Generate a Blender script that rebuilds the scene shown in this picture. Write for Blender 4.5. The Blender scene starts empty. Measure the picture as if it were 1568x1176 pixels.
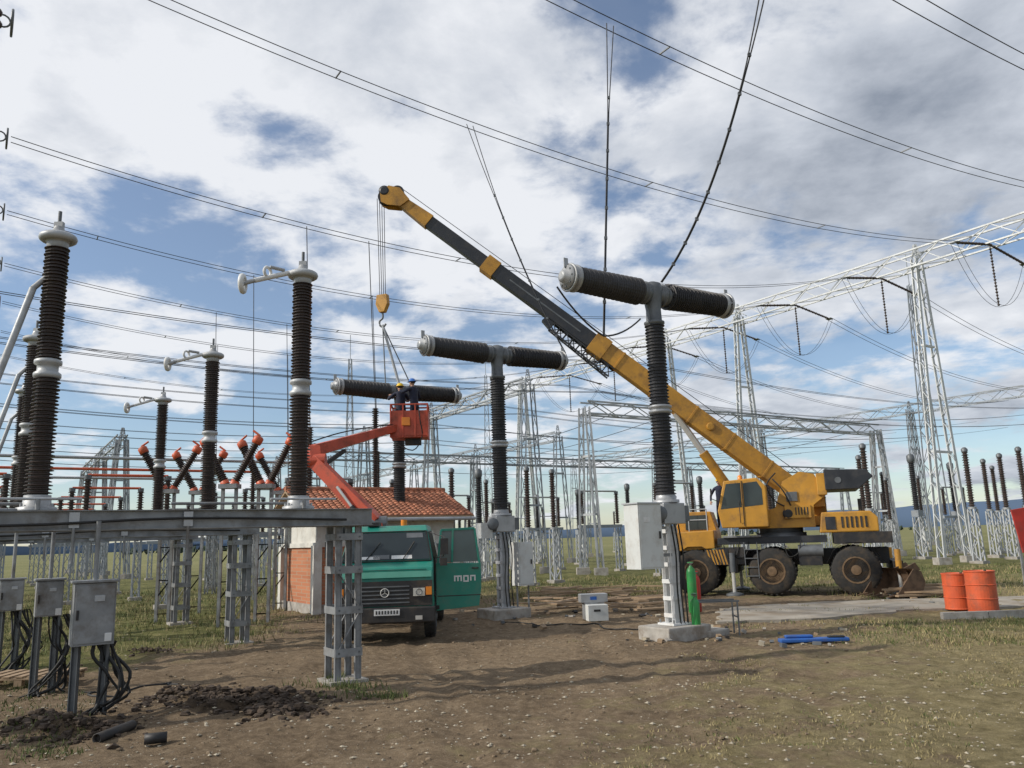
import bpy, math, random
from mathutils import Vector, Matrix, noise
random.seed(7)
rad=math.radians
scene=bpy.context.scene
# ---------------------------------------------------------------- camera
H=2.0; FPX=1230.0; PITCH=rad(10.95); ROLL=rad(1.8)
fw=Vector((0,math.cos(PITCH),math.sin(PITCH))); up0=Vector((0,-math.sin(PITCH),math.cos(PITCH))); rt0=Vector((1,0,0))
rt=rt0*math.cos(ROLL)-up0*math.sin(ROLL); up=up0*math.cos(ROLL)+rt0*math.sin(ROLL)
CAM=Vector((0,0,H))
cd=bpy.data.cameras.new("camera"); co=bpy.data.objects.new("camera",cd); scene.collection.objects.link(co)
m=Matrix.Identity(4)
for i in range(3):
    m[i][0]=rt[i]; m[i][1]=up[i]; m[i][2]=-fw[i]; m[i][3]=CAM[i]
co.matrix_world=m; cd.sensor_width=36; cd.lens=FPX/1568*36; cd.clip_end=20000; cd.clip_start=0.1
scene.camera=co
def P(u,v,y):
    d=fw+rt*((u-784)/FPX)-up*((v-588)/FPX)
    return CAM+d*(y/d.y)
def G(u,v):
    d=fw+rt*((u-784)/FPX)-up*((v-588)/FPX)
    return CAM+d*(-H/d.z)
E1=Vector((.84,.5426,0)).normalized(); E2=Vector((-E1.y,E1.x,0))
def ST(s,t,z=0): return E1*s+E2*t+Vector((0,0,z))
# ---------------------------------------------------------------- materials
MATS={}
def mat(name,col,rough=.6,metal=0,var=.15,scale=6,bump=0,bscale=40,dirt=None,dirtamt=.5,dscale=3):
    if name in MATS: return MATS[name]
    M=bpy.data.materials.new(name); M.use_nodes=True; nt=M.node_tree; b=nt.nodes['Principled BSDF']
    b.inputs['Roughness'].default_value=rough; b.inputs['Metallic'].default_value=metal
    tc=nt.nodes.new('ShaderNodeTexCoord')
    n=nt.nodes.new('ShaderNodeTexNoise'); n.inputs['Scale'].default_value=scale; n.inputs['Detail'].default_value=5
    nt.links.new(tc.outputs['Object'],n.inputs['Vector'])
    r=nt.nodes.new('ShaderNodeValToRGB'); r.color_ramp.elements[0].position=.3; r.color_ramp.elements[1].position=.7
    r.color_ramp.elements[0].color=(*[c*(1-var) for c in col],1); r.color_ramp.elements[1].color=(*[min(1,c*(1+var)) for c in col],1)
    nt.links.new(n.outputs['Fac'],r.inputs['Fac'])
    out=r.outputs['Color']
    if dirt:
        n2=nt.nodes.new('ShaderNodeTexNoise'); n2.inputs['Scale'].default_value=dscale; n2.inputs['Detail'].default_value=7; n2.inputs['Roughness'].default_value=.7
        nt.links.new(tc.outputs['Object'],n2.inputs['Vector'])
        r2=nt.nodes.new('ShaderNodeValToRGB'); r2.color_ramp.elements[0].position=.48; r2.color_ramp.elements[1].position=.70
        r2.color_ramp.elements[0].color=(0,0,0,1); r2.color_ramp.elements[1].color=(dirtamt,)*3+(1,)
        nt.links.new(n2.outputs['Fac'],r2.inputs['Fac'])
        mx=nt.nodes.new('ShaderNodeMix'); mx.data_type='RGBA'
        nt.links.new(r2.outputs['Color'],mx.inputs['Factor']); nt.links.new(out,mx.inputs['A']); mx.inputs['B'].default_value=(*dirt,1)
        out=mx.outputs['Result']
        rr=nt.nodes.new('ShaderNodeMath'); rr.operation='MULTIPLY_ADD'; nt.links.new(r2.outputs['Color'],rr.inputs[0]); rr.inputs[1].default_value=.4; rr.inputs[2].default_value=rough; rr.use_clamp=True
        nt.links.new(rr.outputs[0],b.inputs['Roughness'])
    nt.links.new(out,b.inputs['Base Color'])
    if bump:
        n3=nt.nodes.new('ShaderNodeTexNoise'); n3.inputs['Scale'].default_value=bscale; n3.inputs['Detail'].default_value=5
        nt.links.new(tc.outputs['Object'],n3.inputs['Vector'])
        bp=nt.nodes.new('ShaderNodeBump'); bp.inputs['Strength'].default_value=bump; bp.inputs['Distance'].default_value=.02
        nt.links.new(n3.outputs['Fac'],bp.inputs['Height']); nt.links.new(bp.outputs['Normal'],b.inputs['Normal'])
    MATS[name]=M; return M
DIRT=(.16,.12,.08)
galv=mat('galvanised_steel',(.25,.26,.27),.55,.3,.28,4,dirt=(.14,.11,.08),dirtamt=.65)
galvL=mat('light_galvanised',(.42,.44,.46),.5,.2,.15,2,dirt=(.22,.2,.18),dirtamt=.5)
galvF=mat('hazed_galvanised',(.29,.32,.355),.6,.1,.2,.6,dirt=(.19,.18,.18),dirtamt=.5)  # bluish steel for distant structures, aerial haze put into the colour
white=mat('white_paint',(.68,.69,.69),.45,0,.08,3,dirt=(.35,.3,.25),dirtamt=.5)
cabg=mat('cabinet_paint',(.58,.60,.59),.5,0,.06,2,dirt=(.33,.29,.24),dirtamt=.5)
porc=mat('brown_porcelain',(.042,.027,.023),.42,0,.3,5,dirt=(.085,.068,.055),dirtamt=.6)
porcD=mat('dark_interrupter',(.026,.026,.030),.5,0,.3,5,dirt=(.06,.052,.045),dirtamt=.55)
alu=mat('cast_aluminium',(.38,.39,.40),.45,.4,.15,6,dirt=(.18,.18,.18))
gmet=mat('grey_housing',(.13,.14,.15),.5,.3,.2,5)
orange=mat('orange_paint',(.58,.10,.035),.45,0,.15,4,dirt=(.16,.08,.05),dirtamt=.7)
redor=mat('lift_orange',(.50,.075,.035),.45,0,.15,2,dirt=(.15,.06,.04),dirtamt=.7)
yellow=mat('crane_yellow',(.50,.25,.03),.45,0,.14,2,dirt=(.17,.10,.05),dirtamt=.75,dscale=1.7)
boomd=mat('crane_boom_dark',(.020,.023,.030),.45,0,.2,3,dirt=(.06,.055,.05),dirtamt=.5)
green=mat('truck_green',(.012,.20,.15),.35,0,.12,3,dirt=(.12,.13,.10),dirtamt=.45)
greenL=mat('truck_light_green',(.13,.42,.33),.35,0,.1,3)
black=mat('black_plastic',(.018,.018,.02),.55,0,.25,8,dirt=(.09,.07,.05),dirtamt=.65)
rubber=mat('tyre_rubber',(.025,.024,.023),.85,0,.25,8,bump=.3,dirt=(.12,.09,.06),dirtamt=.7)
glass=mat('window_glass',(.03,.04,.045),.08,0,.2,2)
chrome=mat('lamp_glass',(.6,.6,.58),.15,.3,.1,4)
amber=mat('amber_lens',(.7,.22,.02),.3,0,.1,4)
concrete=mat('concrete',(.36,.34,.31),.85,0,.2,4,bump=.4,bscale=30,dirt=(.18,.14,.10),dirtamt=.8)
plaster=mat('white_plaster',(.60,.59,.55),.85,0,.1,2,bump=.2,dirt=(.35,.3,.24),dirtamt=.5)
wood=mat('plank_wood',(.34,.24,.15),.8,0,.35,3,dirt=(.12,.09,.06))
cable=mat('black_cable',(.012,.012,.012),.6,0,.1,8)
wire=mat('conductor_aluminium',(.045,.047,.053),.6,.2,.1,3)
soil=mat('dark_soil',(.055,.038,.026),.95,0,.45,7,bump=1,bscale=18)
soil2=mat('dry_clods',(.19,.14,.09),.95,0,.4,5,bump=.6,bscale=18)
blue=mat('blue_paint',(.02,.10,.36),.5,0,.2,4,dirt=DIRT)
gasg=mat('gas_bottle_green',(.03,.26,.06),.35,0,.15,4,dirt=(.1,.1,.06))
red=mat('red_paint',(.42,.03,.02),.5,0,.2,4,dirt=(.15,.08,.06))
navy=mat('navy_cloth',(.014,.018,.040),.85,0,.3,12,bump=.3)
skinm=mat('skin',(.42,.24,.17),.55,0,.1,10)
hair=mat('hair',(.03,.02,.015),.7)
helY=mat('helmet_yellow',(.75,.50,.03),.35,0,.05)
helB=mat('helmet_blue',(.04,.16,.5),.35,0,.05)
stone=mat('stone',(.34,.30,.23),.9,0,.4,5,bump=.3)
bucket=mat('worn_steel',(.13,.085,.055),.6,.4,.4,6,dirt=(.2,.12,.07))
def brickmat():
    M=bpy.data.materials.new('orange_brick'); M.use_nodes=True; nt=M.node_tree; b=nt.nodes['Principled BSDF']; b.inputs['Roughness'].default_value=.85
    tc=nt.nodes.new('ShaderNodeTexCoord'); sp=nt.nodes.new('ShaderNodeSeparateXYZ'); nt.links.new(tc.outputs['Object'],sp.inputs[0])
    ad=nt.nodes.new('ShaderNodeMath'); ad.operation='ADD'; nt.links.new(sp.outputs[0],ad.inputs[0]); nt.links.new(sp.outputs[1],ad.inputs[1])
    cb=nt.nodes.new('ShaderNodeCombineXYZ'); nt.links.new(ad.outputs[0],cb.inputs[0]); nt.links.new(sp.outputs[2],cb.inputs[1])
    br=nt.nodes.new('ShaderNodeTexBrick'); br.inputs['Scale'].default_value=1; br.inputs['Brick Width'].default_value=.3; br.inputs['Row Height'].default_value=.11; br.inputs['Mortar Size'].default_value=.009
    br.inputs['Color1'].default_value=(.48,.19,.095,1); br.inputs['Color2'].default_value=(.38,.14,.07,1); br.inputs['Mortar'].default_value=(.36,.26,.18,1)
    nt.links.new(cb.outputs[0],br.inputs['Vector']); nt.links.new(br.outputs['Color'],b.inputs['Base Color'])
    return M
brick=brickmat()
tile=mat('roof_tile',(.40,.16,.09),.85,0,.45,4,dirt=(.16,.10,.075),dirtamt=.7)
# ---------------------------------------------------------------- builder
def basis(d,upv=None):
    z=Vector(d).normalized(); a=Vector(upv) if upv is not None else Vector((0,0,1))
    if abs(z.dot(a))>.98: a=Vector((1,0,0)) if abs(z.x)<.9 else Vector((0,1,0))
    x=a.cross(z).normalized(); y=z.cross(x); return x,y,z
class Part:
    def __init__(s): s.v=[]; s.f=[]; s.m=[]; s.sm=[]
class Obj:
    def __init__(s,name,M=None):
        s.name=name; s.parts={}; s.order=[]; s.M=M or Matrix.Identity(4); s.part('body'); s.bev={}
    def part(s,n,bevel=0):
        if n not in s.parts: s.parts[n]=Part(); s.order.append(n)
        s.c=s.parts[n]
        if bevel: s.bev[n]=bevel
        return s
    def add(s,vs,fs,m,smooth=False):
        o=len(s.c.v); s.c.v+=[Vector(v) for v in vs]
        for f in fs: s.c.f.append([i+o for i in f]); s.c.m.append(m); s.c.sm.append(smooth)
    def box(s,c,size,m,rot=None):
        c=Vector(c); R=rot or Matrix.Identity(3); vs=[]
        for k in range(8):
            vs.append(c+R@Vector(((-.5 if k&1==0 else .5)*size[0],(-.5 if k&2==0 else .5)*size[1],(-.5 if k&4==0 else .5)*size[2])))
        s.add(vs,[(0,2,3,1),(4,5,7,6),(0,1,5,4),(2,6,7,3),(0,4,6,2),(1,3,7,5)],m)
    def beam(s,a,b,w,h,m,upv=None): s.taper(a,b,w,h,w,h,m,upv)
    def taper(s,a,b,w0,h0,w1,h1,m,upv=None):
        a=Vector(a); b=Vector(b); x,y,z=basis(b-a,upv); vs=[]
        for p,w,h in ((a,w0,h0),(b,w1,h1)):
            for sx,sy in ((-1,-1),(1,-1),(1,1),(-1,1)): vs.append(p+x*sx*w/2+y*sy*h/2)
        s.add(vs,[(0,3,2,1),(4,5,6,7),(0,1,5,4),(1,2,6,5),(2,3,7,6),(3,0,4,7)],m)
    def channel(s,a,b,w,h,m,upv=None,t=.012):
        a=Vector(a); b=Vector(b); x,y,z=basis(b-a,upv)
        s.beam(a,b,t,h-2*t,m,upv)
        for k in(-1,1): s.beam(a+y*k*(h-t)/2,b+y*k*(h-t)/2,w,t,m,upv)
    def lathe(s,p,d,prof,m,n=14,smooth=True):
        p=Vector(p); x,y,z=basis(d); vs=[];fs=[]
        for (h,r) in prof:
            for i in range(n):
                a=2*math.pi*i/n; vs.append(p+z*h+(x*math.cos(a)+y*math.sin(a))*r)
        for j in range(len(prof)-1):
            for i in range(n):
                i2=(i+1)%n; fs.append((j*n+i,j*n+i2,(j+1)*n+i2,(j+1)*n+i))
        s.add(vs,fs,m,smooth)
        s.add([vs[i] for i in range(n)][::-1],[tuple(range(n))],m)
        s.add(vs[-n:],[tuple(range(n))],m)
    def cyl(s,a,b,r,m,n=12,r1=None):
        a=Vector(a); b=Vector(b); s.lathe(a,b-a,[(0,r),((b-a).length,r if r1 is None else r1)],m,n)
    def ins(s,a,b,rc,rs,pitch,m,n=14,rc1=None):
        a=Vector(a); b=Vector(b); L=(b-a).length; k=max(2,int(L/pitch)); pr=[]
        rc1=rc if rc1 is None else rc1
        for i in range(k):
            h=i*L/k; q=L/k; f=i/k; c=rc*(1-f)+rc1*f; o=rs-rc+c
            if i%2: o-=.25*(rs-rc)
            pr+=[(h,c),(h+q*.40,c),(h+q*.5,o),(h+q*.65,o),(h+q*.98,c)]
        s.lathe(a,b-a,pr,m,n,smooth=False)
    def torus(s,c,ax,R,r,m,n=20,k=8):
        c=Vector(c); x,y,z=basis(ax); vs=[];fs=[]
        for i in range(n):
            a=2*math.pi*i/n; dr=x*math.cos(a)+y*math.sin(a)
            for j in range(k):
                b=2*math.pi*j/k; vs.append(c+dr*(R+r*math.cos(b))+z*r*math.sin(b))
        for i in range(n):
            for j in range(k):
                fs.append((i*k+j,((i+1)%n)*k+j,((i+1)%n)*k+(j+1)%k,i*k+(j+1)%k))
        s.add(vs,fs,m,True)
    def tube(s,pts,r,m,n=6):
        pts=[Vector(p) for p in pts]; vs=[];fs=[]
        for i,p in enumerate(pts):
            d=(pts[min(i+1,len(pts)-1)]-pts[max(i-1,0)]); x,y,z=basis(d)
            for j in range(n):
                a=2*math.pi*j/n; vs.append(p+(x*math.cos(a)+y*math.sin(a))*r)
        for i in range(len(pts)-1):
            for j in range(n): fs.append((i*n+j,i*n+(j+1)%n,(i+1)*n+(j+1)%n,(i+1)*n+j))
        s.add(vs,fs,m,True)
    def stube(s,q,r,m,n=6,k=4):
        q=[Vector(p) for p in q]; pts=[]; N=len(q)-1
        for i in range(N*k+1):
            f=i/k; j=min(N-1,int(f)); g=f-j; p0=q[max(j-1,0)];p1=q[j];p2=q[j+1];p3=q[min(j+2,N)]
            pts.append(.5*((2*p1)+(p2-p0)*g+(2*p0-5*p1+4*p2-p3)*g*g+(3*p1-p0-3*p2+p3)*g**3))
        s.tube(pts,r,m,n)
    def prism(s,pts,vec,m):
        n=len(pts); vec=Vector(vec); vs=[Vector(p) for p in pts]+[Vector(p)+vec for p in pts]
        fs=[tuple(range(n))[::-1],tuple(range(n,2*n))]+[(i,(i+1)%n,n+(i+1)%n,n+i) for i in range(n)]
        s.add(vs,fs,m)
    def lattice(s,a,b,w0,w1,n,c,br,m,upv=None,h0=None,h1=None,ring=True):
        a=Vector(a); b=Vector(b); x,y,z=basis(b-a,upv); h0=h0 or w0; h1=h1 or w1
        def cor(f):
            w=w0+(w1-w0)*f; h=h0+(h1-h0)*f; p=a+(b-a)*f
            return [p+x*sx*w/2+y*sy*h/2 for sx,sy in ((-1,-1),(1,-1),(1,1),(-1,1))]
        A=cor(0);B=cor(1)
        for k in range(4): s.beam(A[k],B[k],c,c,m)
        pr=A
        for i in range(n):
            q=cor((i+1)/n)
            for k in range(4):
                k2=(k+1)%4
                if (i+k)%2: s.beam(pr[k],q[k2],br,br,m)
                else: s.beam(pr[k2],q[k],br,br,m)
                if ring: s.beam(q[k],q[k2],br,br,m)
            pr=q
    def wheel(s,c,ax,R,w,rim=None,n=28):
        c=Vector(c); ax=Vector(ax).normalized()
        pr=[(-w/2,R*.55),(-w/2,R*.9),(-w*.4,R*.98),(-w*.3,R),(w*.3,R),(w*.4,R*.98),(w/2,R*.9),(w/2,R*.55)]
        s.lathe(c,ax,pr,rubber,n)
        for i in range(n):
            x,y,z=basis(ax); a=2*math.pi*(i+.5)/n; d=x*math.cos(a)+y*math.sin(a)
            for k in(-1,1): s.beam(c+d*R*.99+ax*k*w*.08,c+d*R*.985+ax*k*w*.42,R*.07,R*.06,rubber,d)
        for k in(-1,1):
            s.lathe(c+ax*k*w*.5,ax*k,[(0,R*.56),(.012,R*.56),(.012,R*.5),(-w*.12,R*.46),(-w*.14,R*.22),(.02,R*.2),(.03,R*.1)],rim or gmet,20,smooth=False)
            x,y,z=basis(ax)
            for i in range(8):
                a=2*math.pi*i/8; d=x*math.cos(a)+y*math.sin(a); s.cyl(c+ax*k*(w*.38)+d*R*.32,c+ax*k*(w*.42)+d*R*.32,R*.025,black,6)
    def finish(s,link=True):
        objs=[]
        for n in s.order:
            p=s.parts[n]
            if not p.v: continue
            me=bpy.data.meshes.new(n); me.from_pydata([tuple(s.M@v) for v in p.v],[],p.f)
            ml=[]
            for q in p.m:
                if q not in ml: ml.append(q)
            for q in ml: me.materials.append(q)
            ix={q:i for i,q in enumerate(ml)}
            me.polygons.foreach_set('material_index',[ix[q] for q in p.m]); me.polygons.foreach_set('use_smooth',p.sm); me.update()
            o=bpy.data.objects.new(n,me); scene.collection.objects.link(o)
            if n in s.bev:
                md=o.modifiers.new('bevel','BEVEL'); md.width=s.bev[n]; md.segments=2; md.limit_method='ANGLE'; md.angle_limit=rad(25)
            objs.append(o)
        if len(objs)==1: objs[0].name=s.name; return objs[0]
        e=bpy.data.objects.new(s.name,None); scene.collection.objects.link(e)
        for o in objs: o.parent=e
        return e
def TM(pos,fwd):
    f=Vector((fwd[0],fwd[1],0)).normalized(); l=Vector((-f.y,f.x,0)); M=Matrix.Identity(4)
    for i in range(3): M[i][0]=f[i]; M[i][1]=l[i]; M[i][2]=(0,0,1)[i]; M[i][3]=pos[i]
    return M
def wires(name,splines,r=.013,m=wire):
    cu=bpy.data.curves.new(name,'CURVE'); cu.dimensions='3D'; cu.bevel_depth=r; cu.bevel_resolution=1; cu.materials.append(m)
    for pts in splines:
        sp=cu.splines.new('POLY'); sp.points.add(len(pts)-1)
        for i,p in enumerate(pts): sp.points[i].co=(*p,1)
    o=bpy.data.objects.new(name,cu); scene.collection.objects.link(o); return o
def cat(a,b,sag,n=28):
    a=Vector(a);b=Vector(b); return [a.lerp(b,i/n)-Vector((0,0,sag*4*(i/n)*(1-i/n))) for i in range(n+1)]
# ---------------------------------------------------------------- ground
SOILC=[G(360,1075),G(100,1110),G(240,1000)]
def gmat():
    M=bpy.data.materials.new('ground_dirt_grass'); M.use_nodes=True; nt=M.node_tree; N=nt.nodes; L=nt.links
    b=N['Principled BSDF']; b.inputs['Roughness'].default_value=.95; b.inputs['Specular IOR Level'].default_value=.15
    tc=N.new('ShaderNodeTexCoord')
    def nz(sc,det=8,ro=.6,dist=0):
        n=N.new('ShaderNodeTexNoise'); n.inputs['Scale'].default_value=sc; n.inputs['Detail'].default_value=det; n.inputs['Roughness'].default_value=ro; n.inputs['Distortion'].default_value=dist
        L.new(tc.outputs['Object'],n.inputs['Vector']); return n.outputs['Fac']
    def ramp(f,stops):
        r=N.new('ShaderNodeValToRGB'); e=r.color_ramp.elements
        while len(e)<len(stops): e.new(.5)
        for i,(p,c) in enumerate(stops): e[i].position=p; e[i].color=(*c,1) if len(c)==3 else c
        L.new(f,r.inputs['Fac']); return r.outputs['Color']
    def mix(f,a,c):
        x=N.new('ShaderNodeMix'); x.data_type='RGBA'
        if isinstance(f,float): x.inputs['Factor'].default_value=f
        else: L.new(f,x.inputs['Factor'])
        L.new(a,x.inputs['A']); L.new(c,x.inputs['B']); return x.outputs['Result']
    def mth(op,a,c=0,cl=False):
        x=N.new('ShaderNodeMath'); x.operation=op; x.use_clamp=cl
        for i,q in enumerate((a,c)):
            if isinstance(q,(int,float)): x.inputs[i].default_value=q
            else: L.new(q,x.inputs[i])
        return x.outputs[0]
    n5=nz(.5,12,.74,.6)
    dirt=ramp(n5,[(.30,(.085,.060,.038)),(.44,(.17,.124,.079)),(.56,(.255,.19,.122)),(.72,(.36,.285,.19))])
    fine=ramp(nz(7,9,.8),[(.34,(.06,.042,.027)),(.47,(.18,.132,.086)),(.56,(.28,.21,.138)),(.68,(.44,.36,.255))])
    d=mix(.55,dirt,fine)
    vo=N.new('ShaderNodeTexVoronoi'); vo.inputs['Scale'].default_value=16; L.new(tc.outputs['Object'],vo.inputs['Vector'])
    peb=ramp(vo.outputs['Distance'],[(.0,(1,1,1)),(.16,(1,1,1)),(.24,(0,0,0))])
    pm=mth('MULTIPLY',peb,ramp(nz(1.3,4),[(.46,(0,0,0)),(.60,(.6,.6,.6))]))
    pc=ramp(nz(22,2),[(.4,(.19,.15,.11)),(.6,(.44,.39,.31))])
    d=mix(pm,d,pc)
    grass=ramp(nz(2.2,10,.7),[(.3,(.055,.065,.022)),(.5,(.135,.135,.048)),(.68,(.25,.225,.10))])
    dry=ramp(nz(5,10,.78),[(.32,(.11,.095,.042)),(.5,(.25,.21,.105)),(.68,(.40,.34,.19))])
    sp=N.new('ShaderNodeSeparateXYZ'); L.new(tc.outputs['Object'],sp.inputs[0]); X,Y=sp.outputs[0],sp.outputs[1]
    big=nz(.35,8,.68); med=nz(1.1,8,.7)
    g=mth('ADD',mth('MULTIPLY',mth('SUBTRACT',Y,25.5),.13),mth('MULTIPLY',mth('SUBTRACT',big,.52),5.5))
    g2=mth('ADD',mth('SUBTRACT',mth('MULTIPLY',mth('SUBTRACT',X,8.0),.45),mth('MULTIPLY',mth('ABSOLUTE',mth('SUBTRACT',Y,17.0),0),.7)),mth('MULTIPLY',mth('SUBTRACT',med,.46),6.0))
    g3=mth('SUBTRACT',mth('MULTIPLY',mth('SUBTRACT',-5.5,X),.8),mth('MULTIPLY',mth('ABSOLUTE',mth('SUBTRACT',Y,20.0),0),.25))
    gm=mth('MAXIMUM',mth('MAXIMUM',g,g2),mth('ADD',g3,mth('MULTIPLY',mth('SUBTRACT',med,.5),6)))
    gm=mth('MULTIPLY',gm,.9,True)
    dm=mth('ADD',mth('SUBTRACT',mth('MULTIPLY',mth('SUBTRACT',X,.2),.30),mth('MULTIPLY',mth('SUBTRACT',Y,8.5),.17)),mth('MULTIPLY',mth('SUBTRACT',med,.5),6.0),True)
    far=mth('MULTIPLY',mth('SUBTRACT',Y,45),.02,True)
    d=mix(mth('MULTIPLY',dm,.8),d,dry)
    grass=mix(mth('MULTIPLY',far,.6),grass,ramp(nz(.03,5),[(.35,(.16,.17,.07)),(.65,(.28,.26,.13))]))
    c=mix(gm,d,grass)
    sm=None
    for q,rr in zip(SOILC,(1.3,.8,.6)):
        dx=mth('SUBTRACT',X,q.x); dy=mth('MULTIPLY',mth('SUBTRACT',Y,q.y),1.6); dist=mth('SQRT',mth('ADD',mth('MULTIPLY',dx,dx),mth('MULTIPLY',dy,dy)))
        k=mth('ADD',mth('SUBTRACT',rr,dist),mth('MULTIPLY',mth('SUBTRACT',med,.5),4)); sm=k if sm is None else mth('MAXIMUM',sm,k)
    sm=mth('MULTIPLY',sm,1.3,True)
    c=mix(mth('MULTIPLY',sm,.85),c,ramp(nz(12,6,.7),[(.3,(.025,.017,.012)),(.7,(.085,.06,.04))]))
    L.new(c,b.inputs['Base Color'])
    bp=N.new('ShaderNodeBump'); bp.inputs['Strength'].default_value=1.0; bp.inputs['Distance'].default_value=.08
    hh=mth('ADD',mth('MULTIPLY',nz(6,10,.8),1.0),mth('MULTIPLY',pm,.3)); L.new(hh,bp.inputs['Height']); L.new(bp.outputs['Normal'],b.inputs['Normal'])
    return M
def graded():
    a=[];x=0;st=.14
    while x<18: a.append(x); x+=st
    while x<9000: a.append(x); st*=1.25; x+=st
    a.append(9000); return a
gx=graded(); xs=[-q for q in gx[::-1][:-1]]+gx
ys=[-9000,-3000,-800,-200,-60,-20,-8,-3,0,3]; y=4.5
st=.09
while y<12: ys.append(y); y+=st
st=.15
while y<28: ys.append(y); y+=st
while y<9000: ys.append(y); st*=1.22; y+=st
def rut(x,y,x0,k,amp):
    c=x0+k*y+amp*math.sin(y*.22); r=0
    for o in(-.9,.9):
        d=(x-c-o)/.17; r+=-.055*math.exp(-d*d)+.04*math.exp(-((abs(x-c-o)-.33)/.12)**2)
    return r
def gh(x,y):
    if abs(x)>60 or y>90 or y<-20: return -.03
    h=.05*noise.noise(Vector((x*.35,y*.35,0)))+.05*noise.noise(Vector((x*1.3,y*1.3,3)))+.034*noise.noise(Vector((x*4,y*4,5)))+.020*noise.noise(Vector((x*9,y*9,1)))
    m_=.5+.5*noise.noise(Vector((x*.5,y*.5,11)))
    h+=(rut(x,y,-1.2,-.09,.5)+rut(x,y,1.0,.10,.7))*m_*(1 if y<20 else 0)
    h+=-.06*math.exp(-((y-13.2-.06*x-.4*math.sin(x*.4))/.18)**2)*m_-.06*math.exp(-((y-11.4-.06*x-.4*math.sin(x*.4))/.18)**2)*m_
    for q,rr in zip(SOILC,(1.3,.8,.6)):
        w=math.exp(-((x-q.x)**2/(rr*rr*.6)+(y-q.y)**2/(rr*rr*.3))); h+=w*(.08+.15*noise.noise(Vector((x*2.6,y*2.6,9)))+.10*noise.noise(Vector((x*7,y*7,2))))
    return h-.03
vs=[(x,y,gh(x,y)) for y in ys for x in xs]; nx=len(xs)
fs=[(j*nx+i,j*nx+i+1,(j+1)*nx+i+1,(j+1)*nx+i) for j in range(len(ys)-1) for i in range(nx-1)]
me=bpy.data.meshes.new('ground'); me.from_pydata(vs,[],fs); me.materials.append(gmat()); me.polygons.foreach_set('use_smooth',[True]*len(fs))
go=bpy.data.objects.new('ground',me); scene.collection.objects.link(go)
O=Obj('gravel_stones')
for i in range(4200):
    y=random.uniform(5.5,24) if random.random()<.6 else random.uniform(5.5,12); x=random.uniform(-.75,.75)*y
    r=random.choice([.008,.01,.015,.02,.026])*random.uniform(.7,1.4)
    c=Vector((x,y,gh(x,y)+r*.15)); vs=[]
    for d in ((1,0,0),(-1,0,0),(0,1,0),(0,-1,0),(0,0,1),(0,0,-1)): vs.append(c+Vector((d[0]*r*random.uniform(.7,1.3),d[1]*r*random.uniform(.7,1.3),d[2]*r*random.uniform(.3,.6))))
    O.add(vs,[(0,2,4),(2,1,4),(1,3,4),(3,0,4),(2,0,5),(1,2,5),(3,1,5),(0,3,5)],stone)
O.finish()
gA=mat('grass_green',(.10,.125,.035),.8,0,.4,1.5); gB=mat('grass_dry',(.29,.24,.12),.8,0,.3,1.5)
O=Obj('grass')
def tuft(x,y,n,h,m,sp=.12):
    for k in range(n):
        px=x+random.gauss(0,sp); py=y+random.gauss(0,sp); a=random.uniform(0,6.28); w=.006+.004*(y/15); hh=h*random.uniform(.5,1.2); z=gh(px,py)-.01
        l=Vector((math.cos(a),math.sin(a),0)); q=Vector((random.gauss(0,.4)*hh,random.gauss(0,.4)*hh,hh))
        b0=Vector((px,py,z)); O.add([b0-l*w,b0+l*w,b0+q],[(0,1,2)],m)
for i in range(2600):
    y=random.uniform(5,17); x=random.uniform(-.1,.75)*y
    if noise.noise(Vector((x*.5,y*.5,7)))>.05+ (y-8)*.05 - (x-2.5)*.06: tuft(x,y,11,.04,gB if random.random()<.8 else gA,.1)
for i in range(2300):
    y=random.uniform(17,42); x=random.uniform(-.7,.7)*y
    if (y>27+4*noise.noise(Vector((x*.2,y*.2,1)))) or x<-5.5 or (x>10 and y>24): tuft(x,y,14,.16,gA if random.random()<.5 else gB,.28)
for c in (G(540,1050),G(500,1040),G(580,1062)):
    for k in range(12): tuft(c.x+random.gauss(0,.25),c.y+random.gauss(0,.15),16,.13,gA,.08)
for k in range(160): 
    c=G(random.uniform(0,120),random.uniform(1000,1160)); tuft(c.x,c.y,8,.08,gA,.1)
for k in range(130):
    c=G(random.uniform(1290,1568),random.uniform(945,985)); tuft(c.x,c.y,20,.09,gA if random.random()<.5 else gB,.2)
for k in range(120):
    c=G(random.uniform(780,1000),random.uniform(900,915)); tuft(c.x,c.y,18,.15,gA if random.random()<.4 else gB,.3)
for k in range(60):
    c=G(random.uniform(1110,1400),random.choice([932,950,953])+random.uniform(-5,5)); tuft(c.x,c.y,14,.08,gB if random.random()<.6 else gA,.15)
O.finish()
def clod(O,c,r,m=soil):
    vs=[];n=5
    for j in range(1,4):
        for i in range(n):
            th=math.pi*j/4; a=2*math.pi*i/n+random.random()*.6; d=Vector((math.sin(th)*math.cos(a),math.sin(th)*math.sin(a),math.cos(th)*.6))
            vs.append(c+d*r*random.uniform(.6,1.35))
    vs+= [c+Vector((0,0,.55*r)),c-Vector((0,0,.6*r))]; fs=[]
    for j in range(2):
        for i in range(n): fs.append((j*n+i,(j+1)*n+i,(j+1)*n+(i+1)%n,j*n+(i+1)%n))
    for i in range(n): fs.append((i,(i+1)%n,3*n)); fs.append((2*n+(i+1)%n,2*n+i,3*n+1))
    O.add(vs,fs,m)
O=Obj('soil_pile')
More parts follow.
